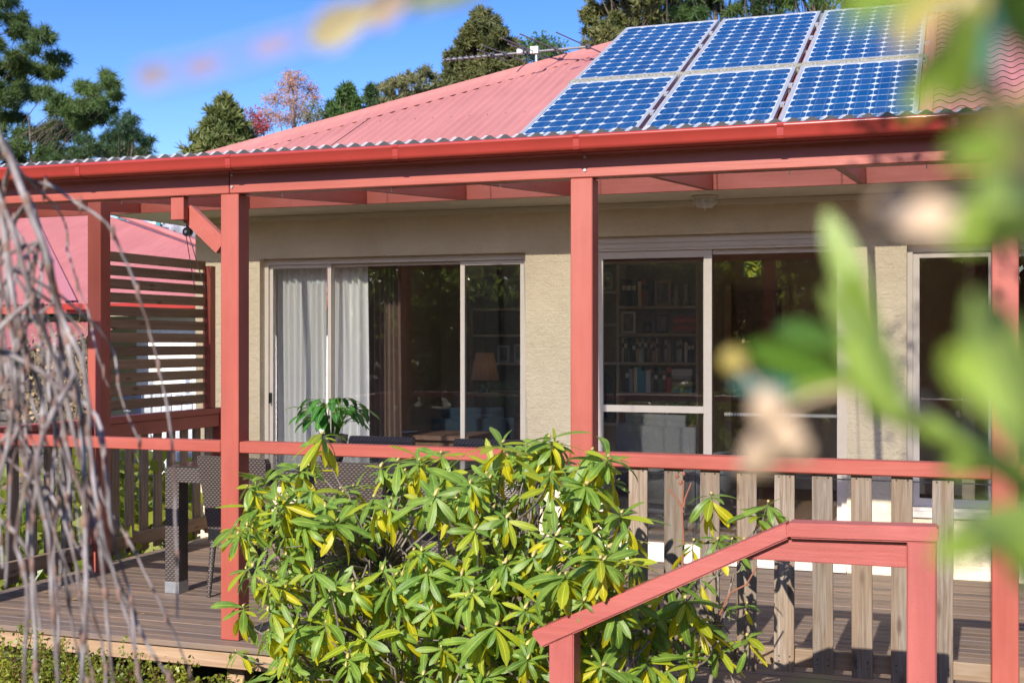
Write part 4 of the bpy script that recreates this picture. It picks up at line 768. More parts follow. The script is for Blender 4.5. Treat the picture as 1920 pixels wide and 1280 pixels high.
# dark slatted side fence with a dead vine
sf = thing('slat_fence', 'dark horizontal slat fence draped in a dead vine, beyond the side balustrade', 'fence', (-9.5, 11.2, GZ)); SFY = 11.2
fx0, fx1 = at(-250, 700, SFY).x, at(190, 700, SFY).x; M_fence = wood('grey_fence', [(.2, (.03, .03, .033)), (.8, (.10, .10, .105))], 'x')
zt = at(80, 655, SFY).z; i = 0
while zt > -.3: timber('slat', fx0, fx1, SFY, SFY + .02, zt - .09, zt, M_fence, sf, .003); zt -= .115
for i in range(4): timber('post', fx0 + i * (fx1 - fx0) / 3 - .05, fx0 + i * (fx1 - fx0) / 3 + .05, SFY + .021, SFY + .1, GZ, 1.45, M_fence, sf, .004)
# low pale paling fence behind the screen
pf = thing('pale_paling_fence', 'pale sunlit paling fence showing between the side pickets, below the privacy screen', 'fence', (-7.2, 11.4, GZ)); PY = 11.8
x = at(232, 800, PY).x; xe = at(440, 800, PY).x
M_pale = plain('pale_fence', (.40, .42, .46), .7, 0, 0, 8, .2)
while x < xe: timber('paling', x, x + .085, PY, PY + .02, -.40, .93, M_pale, pf, .003); x += .135
for zz in (-.1, .6): timber('rail', at(232, 800, PY).x, xe, PY + .021, PY + .06, zz, zz + .07, M_pale, pf, .003)
timber('stone_block', at(350, 1000, 9.0).x, at(392, 1000, 9.0).x, 8.9, 9.15, GZ, at(370, 1003, 9.0).z, plain('pale_stone', (.5, .5, .5), .9), None, .01); tag(bpy.data.objects['stone_block'], 'pale stone block on the ground past the back corner of the side balustrade', 'stone block')
# ------------------------------------------------------------------ the big rhododendron in front of the deck
def make_variants(base, n, mat, L=(.105, .165), W=(.026, .037), droop=(.0, .75), fold=(.1, .45)):
    out = []
    for i in range(n):
        V, F, U = leaf_mesh(base, random.uniform(*L), random.uniform(*W), random.uniform(*droop), random.uniform(*fold), mat, 6, twist=random.uniform(-.2, .2), curl=random.uniform(0, .2)); out.append((V, F, U, np_mesh(base, V, F, mat, U)))
    return out
VG = make_variants('green_leaf', 5, M_green); VL = make_variants('lime_leaf', 4, M_lime); VY = make_variants('yellow_leaf', 5, M_yel, droop=(.1, .5), fold=(.2, .6))
def qbez(a, b, c, n): return [a * (1 - t) ** 2 + b * 2 * t * (1 - t) + c * t * t for t in [i / (n - 1) for i in range(n)]]
MATS = {'g': (VG, M_green), 'l': (VL, M_lime), 'y': (VY, M_yel)}
def rhodo(root, tips, bases, nobj=300, size=1.0, bud=True):
    """tips: (pos, axis, n_green, n_yellow, size)"""
    leaves = []; stems = MB(); 
    budm = MB().lathe([(0, -.004), (.0045, 0), (.0058, .008), (.004, .018), (0, .030)], (0, 0, 0), 8).mesh('bud'); budm.materials.append(M_bud)
    for (p, ax, ng, ny, sz) in tips:
        p = Vector(p); ax = Vector(ax).normalized(); B = basis(np.array(ax)); ux, uz = Vector(B[:, 0]), Vector(B[:, 2])
        off = random.uniform(0, 6.28); dro = random.uniform(-14, 24)
        for i in range(ng):
            a = off + i * 2.399; inc = R(random.uniform(48, 98) + dro + 14 * i / max(ng, 1)); d = ax * math.cos(inc) + (ux * math.cos(a) + uz * math.sin(a)) * math.sin(inc); d.z -= .12
            kind = 'l' if random.random() < .12 + .22 * (i / max(ng, 1)) else 'g'; leaves.append((p - ax * (.02 * random.random() + .002 * i), d, ax + Vector([random.uniform(-.45, .45) for _ in range(3)]), kind, sz * random.uniform(.5, 1.15)))
        for i in range(ny):
            a = off + 1 + i * 2.399; inc = R(random.uniform(112, 160)); d = ax * math.cos(inc) + (ux * math.cos(a) + uz * math.sin(a)) * math.sin(inc); d = d + Vector((0, 0, -.25))
            q = p - ax * random.uniform(.03, .06); leaves.append((q, d, ax + d * .2 + Vector([random.uniform(-.5, .5) for _ in range(3)]), 'y' if random.random() < .66 else 'g', sz * random.uniform(.7, 1.05)))
        bs = min(bases, key=lambda b: (b - p).length + random.uniform(0, .35)); mid = bs.lerp(p, .55) + Vector((random.uniform(-.12, .12), random.uniform(-.1, .1), .08)); mid2 = p - ax * .14
        pts = [bs.lerp(mid, t) for t in (0, .35, .7)] + qbez(bs.lerp(mid, .85), mid2, p, 7)
        pts = [q + Vector((random.uniform(-.006, .006), random.uniform(-.006, .006), 0)) for q in pts[:-1]] + [pts[-1]]; r0 = random.uniform(.004, .0075)
        stems.tube(pts, [r0 * (1 - .7 * i / (len(pts) - 1)) for i in range(len(pts))], 5)
        if bud: o = bpy.data.objects.new('bud', budm); COL.objects.link(o); o.parent = root; o.matrix_local = Matrix.Translation(p - root.location) @ Matrix(basis(np.array(ax), (0, 1, .01)).tolist()).to_4x4() @ Matrix.Scale(random.uniform(.8, 1.25), 4)
    so = stems.obj('stem', M_stem, root); tag(so, kind='stuff')
    eye = Vector((0, 0, EYE)); leaves.sort(key=lambda l: (l[0] - eye).length - .9 * (l[0].z > .2))
    step = max(1, len(leaves) // max(nobj, 1)); near = leaves[:nobj]; rest = leaves[nobj:]
    for (p, d, n_, k, s) in near: v = random.choice(MATS[k][0]); leaf_obj('leaf', v[3], root, p, d, n_ if abs(Vector(d).normalized().dot(Vector(n_).normalized())) < .97 else (0, 0, 1), s * size)
    for k in 'gly':
        L = [l for l in rest if l[3] == k]
        if not L: continue
        Vs, Fs, Us = [], [], []; off = 0
        for (p, d, n_, _, s) in L:
            v = random.choice(MATS[k][0]); nn = np.array(n_) if abs(Vector(d).normalized().dot(Vector(n_).normalized())) < .97 else np.array([0, 0, 1.]); B = basis(np.array(d), nn)
            Vs.append(v[0] @ B.T * s * size + np.array(p) - np.array(root.location)); Fs.append(v[1] + off); Us.append(v[2]); off += len(v[0])
        o = link('leaves', np_mesh('leaves', np.vstack(Vs), np.vstack(Fs), MATS[k][1], np.vstack(Us)), root, root.location); o['kind'] = 'stuff'
    return root
def topz(px):   # the bush's outline in the photograph
    return np.interp(px, [415, 430, 480, 540, 600, 660, 740, 800, 860, 940, 1030, 1090, 1150, 1200, 1235], [960, 905, 885, 868, 855, 858, 850, 838, 835, 828, 818, 830, 862, 930, 1060])
tips = []
rr = random.Random(5)
for (px, py, Y) in ((603, 812, 4.75), (498, 893, 4.9), (560, 873, 4.8), (745, 862, 4.8), (826, 848, 4.9), (942, 828, 4.85), (1029, 818, 4.8), (1110, 842, 4.7), (1140, 855, 4.65), (441, 985, 4.95), (455, 1135, 4.9), (1125, 1045, 4.25), (1060, 1075, 4.3), (1030, 905, 4.6), (880, 905, 4.5), (700, 930, 4.5), (630, 975, 4.5), (775, 1030, 4.4), (930, 1170, 4.3), (610, 1165, 4.35), (1165, 960, 4.6), (1098, 905, 4.6), (480, 905, 4.85), (484, 950, 4.8), (585, 915, 4.7)):
    p = at(px, py, Y); tips.append((p, (rr.uniform(-.25, .25), -.25, 1), rr.randint(8, 11), rr.randint(3, 7), rr.uniform(1.1, 1.35)))
cnt = 0
while cnt < 400:
    px = rr.uniform(440, 1205); Y = rr.uniform(4.25, 5.25); py = rr.uniform(float(topz(px)) + 8, 1330)
    f_ = (Y - 4.25); py_min = float(topz(px)) + (5 - Y) * 22 + abs(px - 820) * .02
    if py < py_min: continue
    edge = (px - 440) / 100 if px < 540 else (1205 - px) / 90 if px > 1115 else 1
    if rr.random() > .35 + .65 * edge: continue
    if Y < 4.6 and py < float(topz(px)) + 60: continue
    hole = math.exp(-(((px - 745) / 75) ** 2 + ((py - 1010) / 60) ** 2)) + .8 * math.exp(-(((px - 1010) / 70) ** 2 + ((py - 930) / 50) ** 2))
    if rr.random() < hole * .75: continue
    if math.sin(px * .043 + py * .017) * math.sin(py * .047 - px * .012) + .35 * math.sin(px * .11) < -.28: continue
    p = at(px, py, Y); side = (px - 820) / 400
    ax = Vector((side * .9 + rr.uniform(-.3, .3), -.45 + rr.uniform(-.25, .2) - (.5 if Y < 4.6 else 0), .95)); yl = rr.random() < .78
    tips.append((p, ax, rr.randint(6, 10), rr.randint(4, 10) if yl else rr.randint(1, 4), rr.uniform(.62, 1.12))); cnt += 1
rb = thing('rhododendron', 'large rhododendron with green and yellow leaves and cream buds in front of the deck', 'shrub', (-2.0, 4.75, GZ))
bases = [Vector(b) for b in ((-2.3, 4.85, .15), (-2.0, 4.9, .25), (-1.7, 4.8, .2), (-2.55, 4.85, 0), (-2.1, 4.6, .0), (-1.45, 4.7, .0), (-1.75, 4.95, .45), (-2.35, 4.95, .5))]
rhodo(rb, tips, bases, 298)
for i, b in enumerate(bases):
    MB().tube([Vector((-2.0 + .06 * (i - 4), 4.78, GZ - .02)), Vector((-2.0, 4.8, GZ)).lerp(b, .5) + Vector((rr.uniform(-.06, .06), 0, -.05)), b], [.022, .017, .012], 8).obj('trunk', M_stem, rb)
r2 = thing('young_rhododendron', 'sparse young rhododendron with bare stems in front of the grey pickets, behind the stair rail', 'shrub', (-1.0, 4.85, GZ))
tips = []
for (px, py, Y, ng, ny, sz) in ((1333, 925, 4.9, 7, 7, 1.1), (1418, 960, 4.95, 9, 1, 1.1), (1345, 1010, 4.85, 8, 2, 1.0), (1300, 1012, 4.85, 6, 2, .9), (1372, 1010, 4.9, 7, 1, .9), (1284, 1120, 4.6, 11, 7, 1.25), (1400, 1190, 4.8, 8, 2, 1.0), (1215, 1235, 4.6, 9, 4, 1.1), (1180, 1000, 4.8, 6, 1, .8), (1190, 1110, 4.7, 6, 3, .9), (1160, 1260, 4.5, 8, 5, 1.1), (1130, 1200, 4.7, 6, 5, 1.1), (1240, 1290, 4.6, 7, 3, 1.), (1350, 1130, 4.95, 6, 1, .9), (1265, 1190, 4.8, 6, 2, .9), (1108, 1130, 4.7, 7, 3, 1.0), (1255, 1085, 4.75, 9, 4, 1.2), (1310, 1160, 4.7, 8, 4, 1.1), (1230, 1150, 4.7, 8, 3, 1.1), (1290, 1230, 4.7, 8, 4, 1.1), (1200, 1180, 4.7, 8, 4, 1.1), (1155, 1150, 4.6, 8, 4, 1.1), (1345, 1215, 4.8, 6, 3, 1.), (1395, 1010, 4.9, 6, 2, 1.), (1440, 940, 4.95, 7, 1, 1.), (1315, 1075, 4.8, 6, 3, .9), (1190, 1050, 4.75, 6, 3, .9), (1250, 1255, 4.6, 8, 4, 1.1), (1400, 1130, 4.9, 4, 1, .8), (1130, 1255, 4.5, 8, 4, 1.1)):
    tips.append((at(px, py, Y), (rr.uniform(-.2, .25), -.15, 1), ng, ny, sz))
b2 = [at(px, py, 4.85) for px, py in ((1190, 1290), (1290, 1300), (1380, 1300), (1240, 1200), (1345, 1200))]
rhodo(r2, tips, b2, 250)
for b in b2: MB().tube([(r2.location.x + .02, 4.85, GZ), b.lerp(Vector((r2.location.x, 4.85, GZ)), .4), b], [.014, .011, .008], 7).obj('stem', M_stem, r2)
for pts in ([(1420, 1060), (1400, 1095), (1370, 1110), (1350, 1150), (1340, 1230)], [(1282, 900), (1279, 960), (1282, 1020), (1278, 1080), (1285, 1180)], [(1252, 915), (1272, 938), (1281, 960)], [(1296, 905), (1284, 935), (1282, 950)]):
    MB().tube([at(px, py, 4.85) for px, py in pts], [.0035 + .0005 * i for i in range(len(pts))], 6).obj('twig', M_redstem, r2)
for px, py in ((1270, 893), (1282, 888), (1276, 905)): MB().lathe([(0, -.01), (.009, 0), (0, .014)], at(px, py, 4.85), 7).obj('seed_head', M_redstem, r2)

# ------------------------------------------------------------------ low small-leaved shrubs along the deck
M_small = leafmat('small_leaf', (.12, .17, .02), (.32, .34, .04), False, .35, .45, 6); M_small2 = leafmat('small_leaf_dark', (.04, .085, .015), (.12, .16, .03), False, .3)
LT = np.array([(0, 0, 0), (.5, .5, .08), (0, 1, 0), (-.5, .5, .08)]); LF = np.array([(0, 1, 2, 3)])
def leafcloud(P, size, mat, name, parent, var=.3, kind='stuff', T=LT, F=LF):
    n = len(P); S = size * rng.uniform(1 - var, 1 + var, n); V, FF = scatter(T, F, np.asarray(P) - (np.array(parent_world(parent).translation) if parent else 0), rand_bases(n), S)
    o = link(name, np_mesh(name, V, FF, mat, smooth=False), parent, parent_world(parent).translation if parent else None); 
    if kind: o['kind'] = kind
    return o
LS = ['leftmost low small-leaved shrub against the deck edge, mostly behind the bare twigs', 'low small-leaved shrub along the deck edge, second from the left', 'low yellow-green shrub along the deck edge below the middle of the twigs', 'low small-leaved shrub left of the big rhododendron at the pale sleeper', 'smallest low shrub at the deck edge, touching the rhododendron']
for i, (px, h, wd) in enumerate(((20, .10, .40), (110, .05, .36), (215, .06, .34), (320, .0, .30), (415, -.06, .26))):
    c = at(px, 1250, 5.0); t = thing('low_shrub', LS[i], 'shrub', (c.x, 5.0, GZ), 'low shrubs along the deck edge'); P = []; br = MB()
    for s in range(60):
        a = rng.uniform(0, 6.28); rad = wd * rng.uniform(.2, 1); tip = np.array([c.x + rad * math.cos(a), 5.0 + rad * .6 * math.sin(a), GZ + (h - GZ) * rng.uniform(.65, 1.12) * (1 - .35 * (rad / wd) ** 2)]); b0 = np.array([c.x + .2 * rad * math.cos(a), 5.0, GZ])
        br.tube([Vector(b0), Vector(b0 * .5 + tip * .5) + Vector((rng.uniform(-.02, .02), 0, 0)), Vector(tip)], [.004, .003, .001], 4, False)
        tt = rng.uniform(.35, 1.0, 60)[:, None]; P.append(b0 + (tip - b0) * tt + rng.normal(0, .016, (60, 3)))
    br.obj('stem', M_redstem, t); leafcloud(np.vstack(P), .018, M_small, 'leaves', t)
# ground cover beyond the side balustrade
M_gc = leafmat('ground_cover_leaf', (.14, .20, .02), (.32, .32, .04), False, .4, .4, 3)
P = np.column_stack([rng.uniform(-8.6, -5.52, 2600), rng.uniform(5.3, 10.4, 2600), np.zeros(2600)]); P[:, 2] = GZ + rng.uniform(0, 1, 2600) ** .6 * (.35 + .35 * np.sin(P[:, 1] * 2.1) * np.sin(P[:, 0] * 1.7 + 1) + .25)
g_ = leafcloud(P, .13, M_gc, 'ground_cover', None); tag(g_, 'yellow-green leafy ground cover beyond the side pickets', 'ground cover')
yt = []
for i, (px, py, Y, n_) in enumerate(((160, 900, 7.6, 150), (270, 930, 8.6, 170), (60, 930, 6.9, 150), (350, 960, 9.2, 120))):
    c = at(px, py, Y); t = thing('leafy_plant', ['yellow-green leafy plant behind the side pickets, left of the tall dark red post', 'yellow-green leafy plant behind the side pickets, under the privacy screen', 'leafy plant beyond the side pickets at the far left, behind the twigs', 'leafy plant at the back corner outside the side balustrade'][i], 'plant', (c.x, Y, GZ), 'leafy plants outside the side balustrade')
    P = np.column_stack([rng.normal(c.x, .22, n_), rng.normal(Y, .2, n_), GZ + (c.z - GZ + .25) * rng.uniform(.1, 1, n_)]); leafcloud(P, .15, M_gc, 'leaves', t, T=LT * np.array([.6, 1, 1]))
    b = MB()
    for k in range(8): b.tube([(c.x, Y, GZ), (c.x + rng.uniform(-.2, .2), Y + rng.uniform(-.1, .1), GZ + (c.z - GZ) * rng.uniform(.8, 1.2))], [.006, .003], 5)
    b.obj('stem', M_lstem, t)
# dead vine on the slat fence
vn = thing('dead_vine', 'tangled straw-brown dead vine hanging over the dark slat fence', 'vine', (-9.2, 11.1, GZ)); vb = MB(); M_vine = plain('dead_vine_stem', (.30, .22, .13), .9, 0, 0, 20, .3)
for i in range(150):
    x = rng.uniform(at(40, 700, 11.1).x, at(172, 700, 11.1).x); z = rng.uniform(.2, 1.55); pts = [Vector((x, 11.12, z))]
    for k in range(5): pts.append(pts[-1] + Vector((rng.normal(0, .07), rng.normal(0, .02), rng.normal(-.03, .09))))
    vb.tube(pts, .004, 4, False)
tag(vb.obj('stem', M_vine, vn), kind='stuff'); P = np.column_stack([rng.uniform(at(40, 700, 11.1).x, at(172, 700, 11.1).x, 700), rng.normal(11.1, .06, 700), rng.uniform(.1, 1.6, 700)]); leafcloud(P, .05, M_vine, 'leaves', vn)

# ------------------------------------------------------------------ trees
def starT(n, w, rs):     # a tuft of needles
    V, F = [], []; r_ = np.random.default_rng(rs)
    for i in range(n):
        d = r_.normal(size=3); d /= np.linalg.norm(d); d[1] = abs(d[1]) + .25; d /= np.linalg.norm(d); s = np.cross(d, r_.normal(size=3)); s /= np.linalg.norm(s); b = len(V); V += [s * w, -s * w, d + s * w * .25, d - s * w * .25]; F.append((b, b + 2, b + 3, b + 1))
    return np.array(V), np.array(F)
TUFT, TUFTF = starT(14, .045, 3); SPR, SPRF = starT(9, .11, 5)
def clumpT(n, rs):
    r_ = np.random.default_rng(rs); V, F = [], []
    for i in range(n):
        c = r_.normal(0, .42, 3); a = r_.normal(size=3); a /= np.linalg.norm(a); b_ = np.cross(a, r_.normal(size=3)); b_ /= np.linalg.norm(b_); k = len(V); V += [c, c + a * .22 + b_ * .12, c + a * .46, c + a * .22 - b_ * .12]; F.append((k, k + 1, k + 2, k + 3))
    return np.array(V), np.array(F)
CLM, CLMF = clumpT(10, 8)
def fmat(name, a, b, sc=.8): return leafmat(name, a, b, False, .22, .6, sc)
F_pine = fmat('pine_needles', (.04, .085, .022), (.13, .19, .045), .7); F_dark = fmat('dark_foliage', (.028, .07, .028), (.08, .13, .04), .8); F_cyp = fmat('cypress_foliage', (.075, .095, .025), (.22, .21, .07), 1.6); F_cone = fmat('conifer_foliage', (.07, .11, .028), (.20, .21, .06), .9)
F_aut = fmat('autumn_leaves', (.42, .15, .08), (.58, .36, .22), .6); F_olive = fmat('olive_foliage', (.12, .13, .05), (.28, .27, .12), 1.2); F_mid = fmat('mid_green_foliage', (.05, .11, .028), (.14, .22, .055), .9)
def tree(name, label, px, Y, ztop, clumps, mat, tmpl, dens, size, tr=.22, limb=.05, depth=1.0, cat='tree', group=None, lean=0, seed=1, twigs=0):
    """clumps: (point, radius) in metres; every clump sits on a limb of its own"""
    r_ = np.random.default_rng(seed); base = Vector((px, Y, GZ)); t = thing(name, label, cat, base, group)
    zt = ztop; spine = [Vector((base.x + lean * k / 6 + r_.normal(0, .05), Y, GZ + (zt - GZ) * k / 6)) for k in range(7)]; MB().tube(spine, [tr * (1 - .93 * k / 6) + .008 for k in range(7)], 9).obj('trunk', M_bark, t)
    lb = MB(); P = []; 
    for c, rad in clumps:
        c = Vector(c); k = min(1.0, max(.05, (c.z - GZ) / (zt - GZ) - .06)); j = k * 6; i0 = min(5, int(j)); j *= .72 + .28 * r_.random(); i0 = min(5, int(j)); a = spine[i0].lerp(spine[i0 + 1], j - i0); mid = a.lerp(c, .5) + Vector((r_.normal(0, .08), r_.normal(0, .08), .06 * (c - a).length)); r0 = min(limb, tr * .6)
        lb.tube([a, mid, c], [r0, r0 * .6, r0 * .2], 5, False)
        n = max(4, int(dens * rad * rad)); q = r_.normal(size=(n, 3)); q /= np.linalg.norm(q, axis=1)[:, None]; q *= (rad * r_.uniform(.35, 1.0, n) ** .6)[:, None]; q[:, 2] *= .62; P.append(q + np.array(c))
        for k in range(twigs): e_ = q[k % n] * .95 + np.array(c); lb.tube([c, Vector(e_)], [r0 * .25, .004], 3, False)
    lb.obj('limb', M_bark, t); P = np.vstack(P); T, F = tmpl
    n = len(P); S = size * r_.uniform(.7, 1.3, n); V, FF = scatter(T, F, P - np.array(base), rand_bases(n), S); o = link('crown', np_mesh('crown', V, FF, mat, smooth=False), t, base); o['kind'] = 'stuff'
    return t
def pc(lst, Y, dr=.8, k=1.0, rep=1):      # clumps given in photograph pixels on the tree's plane
    out = []; r_ = np.random.default_rng(len(lst))
    for px, py, r in lst:
        for _ in range(rep): y = Y + r_.normal(0, dr); out.append((at(px + r_.normal(0, r * .15), py + r_.normal(0, r * .1), y), r * y / FPX * k))
    return out
tX = lambda px, Y: at(px, 640, Y).x
tZ = lambda py, Y: at(960, py, Y).z
PT = (TUFT, TUFTF); ST = (SPR, SPRF); CT = (CLM, CLMF)
lst = []; r_ = np.random.default_rng(11)
def rim(y): return np.interp(y, [-120, 0, 30, 60, 110, 130, 160, 185, 200, 230, 300, 420], [40, 55, 60, 112, 128, 120, 132, 150, 165, 170, 165, 180])
for y in range(-110, 330, 26):
    x = -150
    while x < rim(y) - 22: lst.append((x + r_.normal(0, 8), y + r_.normal(0, 8), r_.uniform(20, 34))); x += 36
lst = [l for l in lst if not (math.hypot(l[0] - 95, l[1] - 35) < 22 or math.hypot(l[0] - 20, l[1] - 85) < 18 or math.hypot(l[0] - 70, l[1] - 200) < 20)]
tree('pine_tree', 'tallest pine, at the left edge of the picture above the neighbour\'s roof', tX(-60, 30), 30, tZ(-170, 30), pc(lst, 30, 1.0, 1.0, 1), F_pine, PT, 700, .21, .35, .035, seed=2)
lst = [(150, 165, 20), (175, 172, 20), (205, 158, 20), (200, 140, 14), (215, 182, 16), (190, 195, 22), (160, 200, 24), (185, 222, 22), (150, 230, 26), (205, 205, 14), (120, 190, 22), (130, 215, 22)]
tree('pine_tree', 'spreading lower pine with long side branches, right of the tallest pine', tX(60, 29), 29, tZ(150, 29), pc(lst, 29, .5, 1.0, 2), F_pine, PT, 620, .20, .2, .014, seed=3)
lst = [(225, 232, 20), (245, 228, 18), (218, 252, 22), (250, 252, 24), (272, 268, 16), (232, 278, 26), (265, 290, 24), (210, 285, 24), (200, 262, 20), (180, 280, 24), (160, 262, 22), (282, 262, 9), (150, 290, 26), (240, 218, 10)]
tree('dark_pine', 'small dark rounded pine just above the gutter, left of the conical conifer', tX(235, 27), 27, tZ(216, 27), pc(lst, 27, .5, 1.0, 2), F_dark, PT, 700, .15, .15, .04, seed=4)
def cone(px, py, w, pyb, Y, rows, fill=1.0, seed=0, r=.9):
    r_ = np.random.default_rng(seed); out = []; z0, z1 = tZ(pyb, Y), tZ(py, Y); x = tX(px, Y); W = w * Y / FPX
    for i in range(rows):
        t = (i + .3) / rows; z = z1 + (z0 - z1) * t; rad = W * t ** .85; n = max(1, int(2 + 10 * t * fill)); out.append(((x, Y, z), max(.12, rad * .35)))
        for k in range(n): a = 6.283 * (k + r_.random()) / n; q = rad * r_.uniform(.62, 1.08); out.append(((x + q * math.cos(a), Y + q * math.sin(a), z - .12 * q), max(.14, (.16 + .16 * t) * r * W * .5)))
    return out
tree('conical_conifer', 'pointed drooping conifer between the pines and the pink autumn tree', tX(421, 30), 30, tZ(146, 30), cone(421, 146, 150, 350, 30, 17, 1.6, 3, .62), F_cone, ST, 900, .24, .18, .03, seed=5)
lst = [(535, 160, 26), (560, 150, 22), (515, 185, 24), (548, 190, 28), (580, 170, 20), (500, 215, 22), (530, 225, 26), (565, 215, 22), (490, 240, 20), (595, 185, 14), (540, 140, 14)]
tree('autumn_tree', 'thin autumn tree with orange-pink leaves behind the low end of the roof hip', tX(548, 34), 34, tZ(138, 34), pc(lst, 34, .6, 1.0, 1), F_aut, CT, 620, .12, .12, .03, seed=6, twigs=14)
lst = [(472, 212, 14), (486, 225, 16), (480, 245, 18), (500, 238, 14), (468, 232, 10)]
tree('red_maple', 'small dark red tree tucked between the conical conifer and the autumn tree', tX(480, 32), 32, tZ(205, 32), pc(lst, 32, .3, 1.0, 2), fmat('red_leaves', (.30, .03, .03), (.45, .10, .06)), CT, 260, .15, .1, .03, seed=7, twigs=6)
lst = [(586, 200, 14), (578, 222, 16), (592, 218, 14), (600, 205, 10), (586, 240, 16)]
tree('grey_green_tree', 'small grey-green tree just right of the autumn tree', tX(586, 31), 31, tZ(188, 31), pc(lst, 31, .3, 1.0, 2), F_olive, CT, 260, .14, .1, .03, seed=8, twigs=6)
tree('dark_conifer', 'dark green pointed conifer above the middle of the roof hip, left of its twin', tX(655, 32), 32, tZ(138, 32), cone(652, 138, 105, 320, 32, 13, 1.0, 5), F_mid, ST, 900, .20, .15, .03, seed=9)
tree('dark_conifer', 'dark green pointed conifer above the middle of the roof hip, the right one of two', tX(700, 33), 33, tZ(142, 33), cone(700, 146, 84, 320, 33, 12, 1.0, 6), F_dark, ST, 900, .20, .15, .03, seed=10)
tree('dark_conifer', 'dark conifer low behind the roof hip, left of the twin pointed conifers', tX(622, 36), 36, tZ(168, 36), cone(622, 172, 60, 300, 36, 10, 1.0, 8), F_dark, ST, 800, .22, .15, .03, seed=31)
tree('dark_conifer', 'dark conifer low behind the roof hip, right of the twin pointed conifers', tX(745, 36), 36, tZ(165, 36), cone(745, 168, 80, 300, 36, 10, 1.0, 9), F_mid, ST, 800, .22, .15, .03, seed=32)
lst = [(722, 165, 14), (735, 155, 12), (752, 150, 12), (770, 145, 12), (800, 136, 12), (728, 170, 12), (745, 160, 12), (760, 152, 13), (778, 150, 12), (795, 140, 12), (808, 148, 12), (735, 185, 16), (760, 175, 16), (790, 168, 18), (815, 165, 14), (750, 200, 18), (780, 195, 20), (820, 185, 14), (720, 195, 14)]
tree('feathery_grey_tree', 'pale feathery olive-grey tree left of the big cypress', tX(770, 30), 30, tZ(140, 30), pc(lst, 30, .4, 1.0, 2), F_olive, ST, 520, .16, .12, .03, seed=11)
lst = []
for y, x0, x1 in ((28, 895, 925), (45, 880, 945), (62, 868, 955), (82, 858, 960), (102, 848, 965), (122, 842, 985), (142, 838, 1000), (162, 835, 1010), (185, 830, 1000)):
    x = x0 + 8
    while x < x1 - 4: lst.append((x, y, 17)); x += 20
tree('cypress', 'big dense olive-brown cypress behind the television aerial', tX(905, 27), 27, tZ(22, 27), pc(lst, 27, .55, 1.05, 2), F_cyp, ST, 950, .15, .2, .03, seed=12)
lst = [(1015, 82, 14), (1040, 95, 14), (1000, 100, 16), (1025, 110, 18), (985, 90, 12)]
tree('green_tree', 'low green tree showing over the hip right of the big cypress', tX(1015, 33), 33, tZ(72, 33), pc(lst, 33, .4, 1.0, 3), F_mid, CT, 400, .2, .12, .03, seed=13)
def blob(x0, x1, y0, y1, r, step, seed, hole=0):
    r_ = np.random.default_rng(seed); o = []
    for x in np.arange(x0, x1, step):
        for y in np.arange(y0, y1, step * .8):
            if r_.random() > hole: o.append((x + r_.normal(0, step * .25), y + r_.normal(0, step * .25), r * r_.uniform(.7, 1.25)))
    return o
B_ = [('olive_cypress', 'olive-brown cypress behind the upper left solar panel', 1175, 28, blob(1115, 1240, -75, 85, 18, 22, 1, .08) + [(1108, 40, 12), (1104, 62, 12), (1112, 12, 12), (1100, 84, 9)], F_cyp, ST, 950, .15, -110),
      ('pine_tree', 'green pine behind the upper left solar panel, right of the olive-brown cypress', 1262, 31, blob(1225, 1330, -90, 45, 17, 24, 2, .12), F_mid, PT, 620, .2, -120),
      ('thin_pine', 'thin-crowned pine with bare trunk showing above the gap between two solar panels', 1345, 31, blob(1300, 1400, -90, 18, 15, 26, 3, .38), F_pine, PT, 480, .2, -120),
      ('pine_tree', 'dark pine above the upper middle solar panel', 1425, 31, blob(1390, 1480, -90, 30, 15, 24, 4, .25), F_pine, PT, 560, .2, -120),
      ('pine_tree', 'green pine above the upper right solar panel', 1530, 31, blob(1480, 1620, -90, 24, 17, 25, 5, .15), F_mid, PT, 560, .2, -120),
      ('broad_tree', 'broad green tree above the right end of the roof, blurred behind the near leaves', 1700, 31, blob(1620, 1960, -90, 40, 22, 30, 6, .15), F_mid, CT, 330, .22, -120)]
for i, (nm, lb, px, Y, ls, mt, tm, dn, sz, pt) in enumerate(B_): tree(nm, lb, tX(px, Y), Y, tZ(pt, Y), pc(ls, Y, .7, 1.05, 1), mt, tm, dn, sz, .2, .04, seed=20 + i)
# hedge behind the house, seen through the little back window
hg = thing('back_hedge', 'sunlit green hedge seen through the small window at the back of the room', 'hedge', (-1.2, 19, GZ)); P = np.column_stack([rng.uniform(-3.5, 2.5, 9000), rng.normal(19, .35, 9000), rng.uniform(GZ, 4.4, 9000)]); leafcloud(P, .22, M_gc, 'foliage', hg)
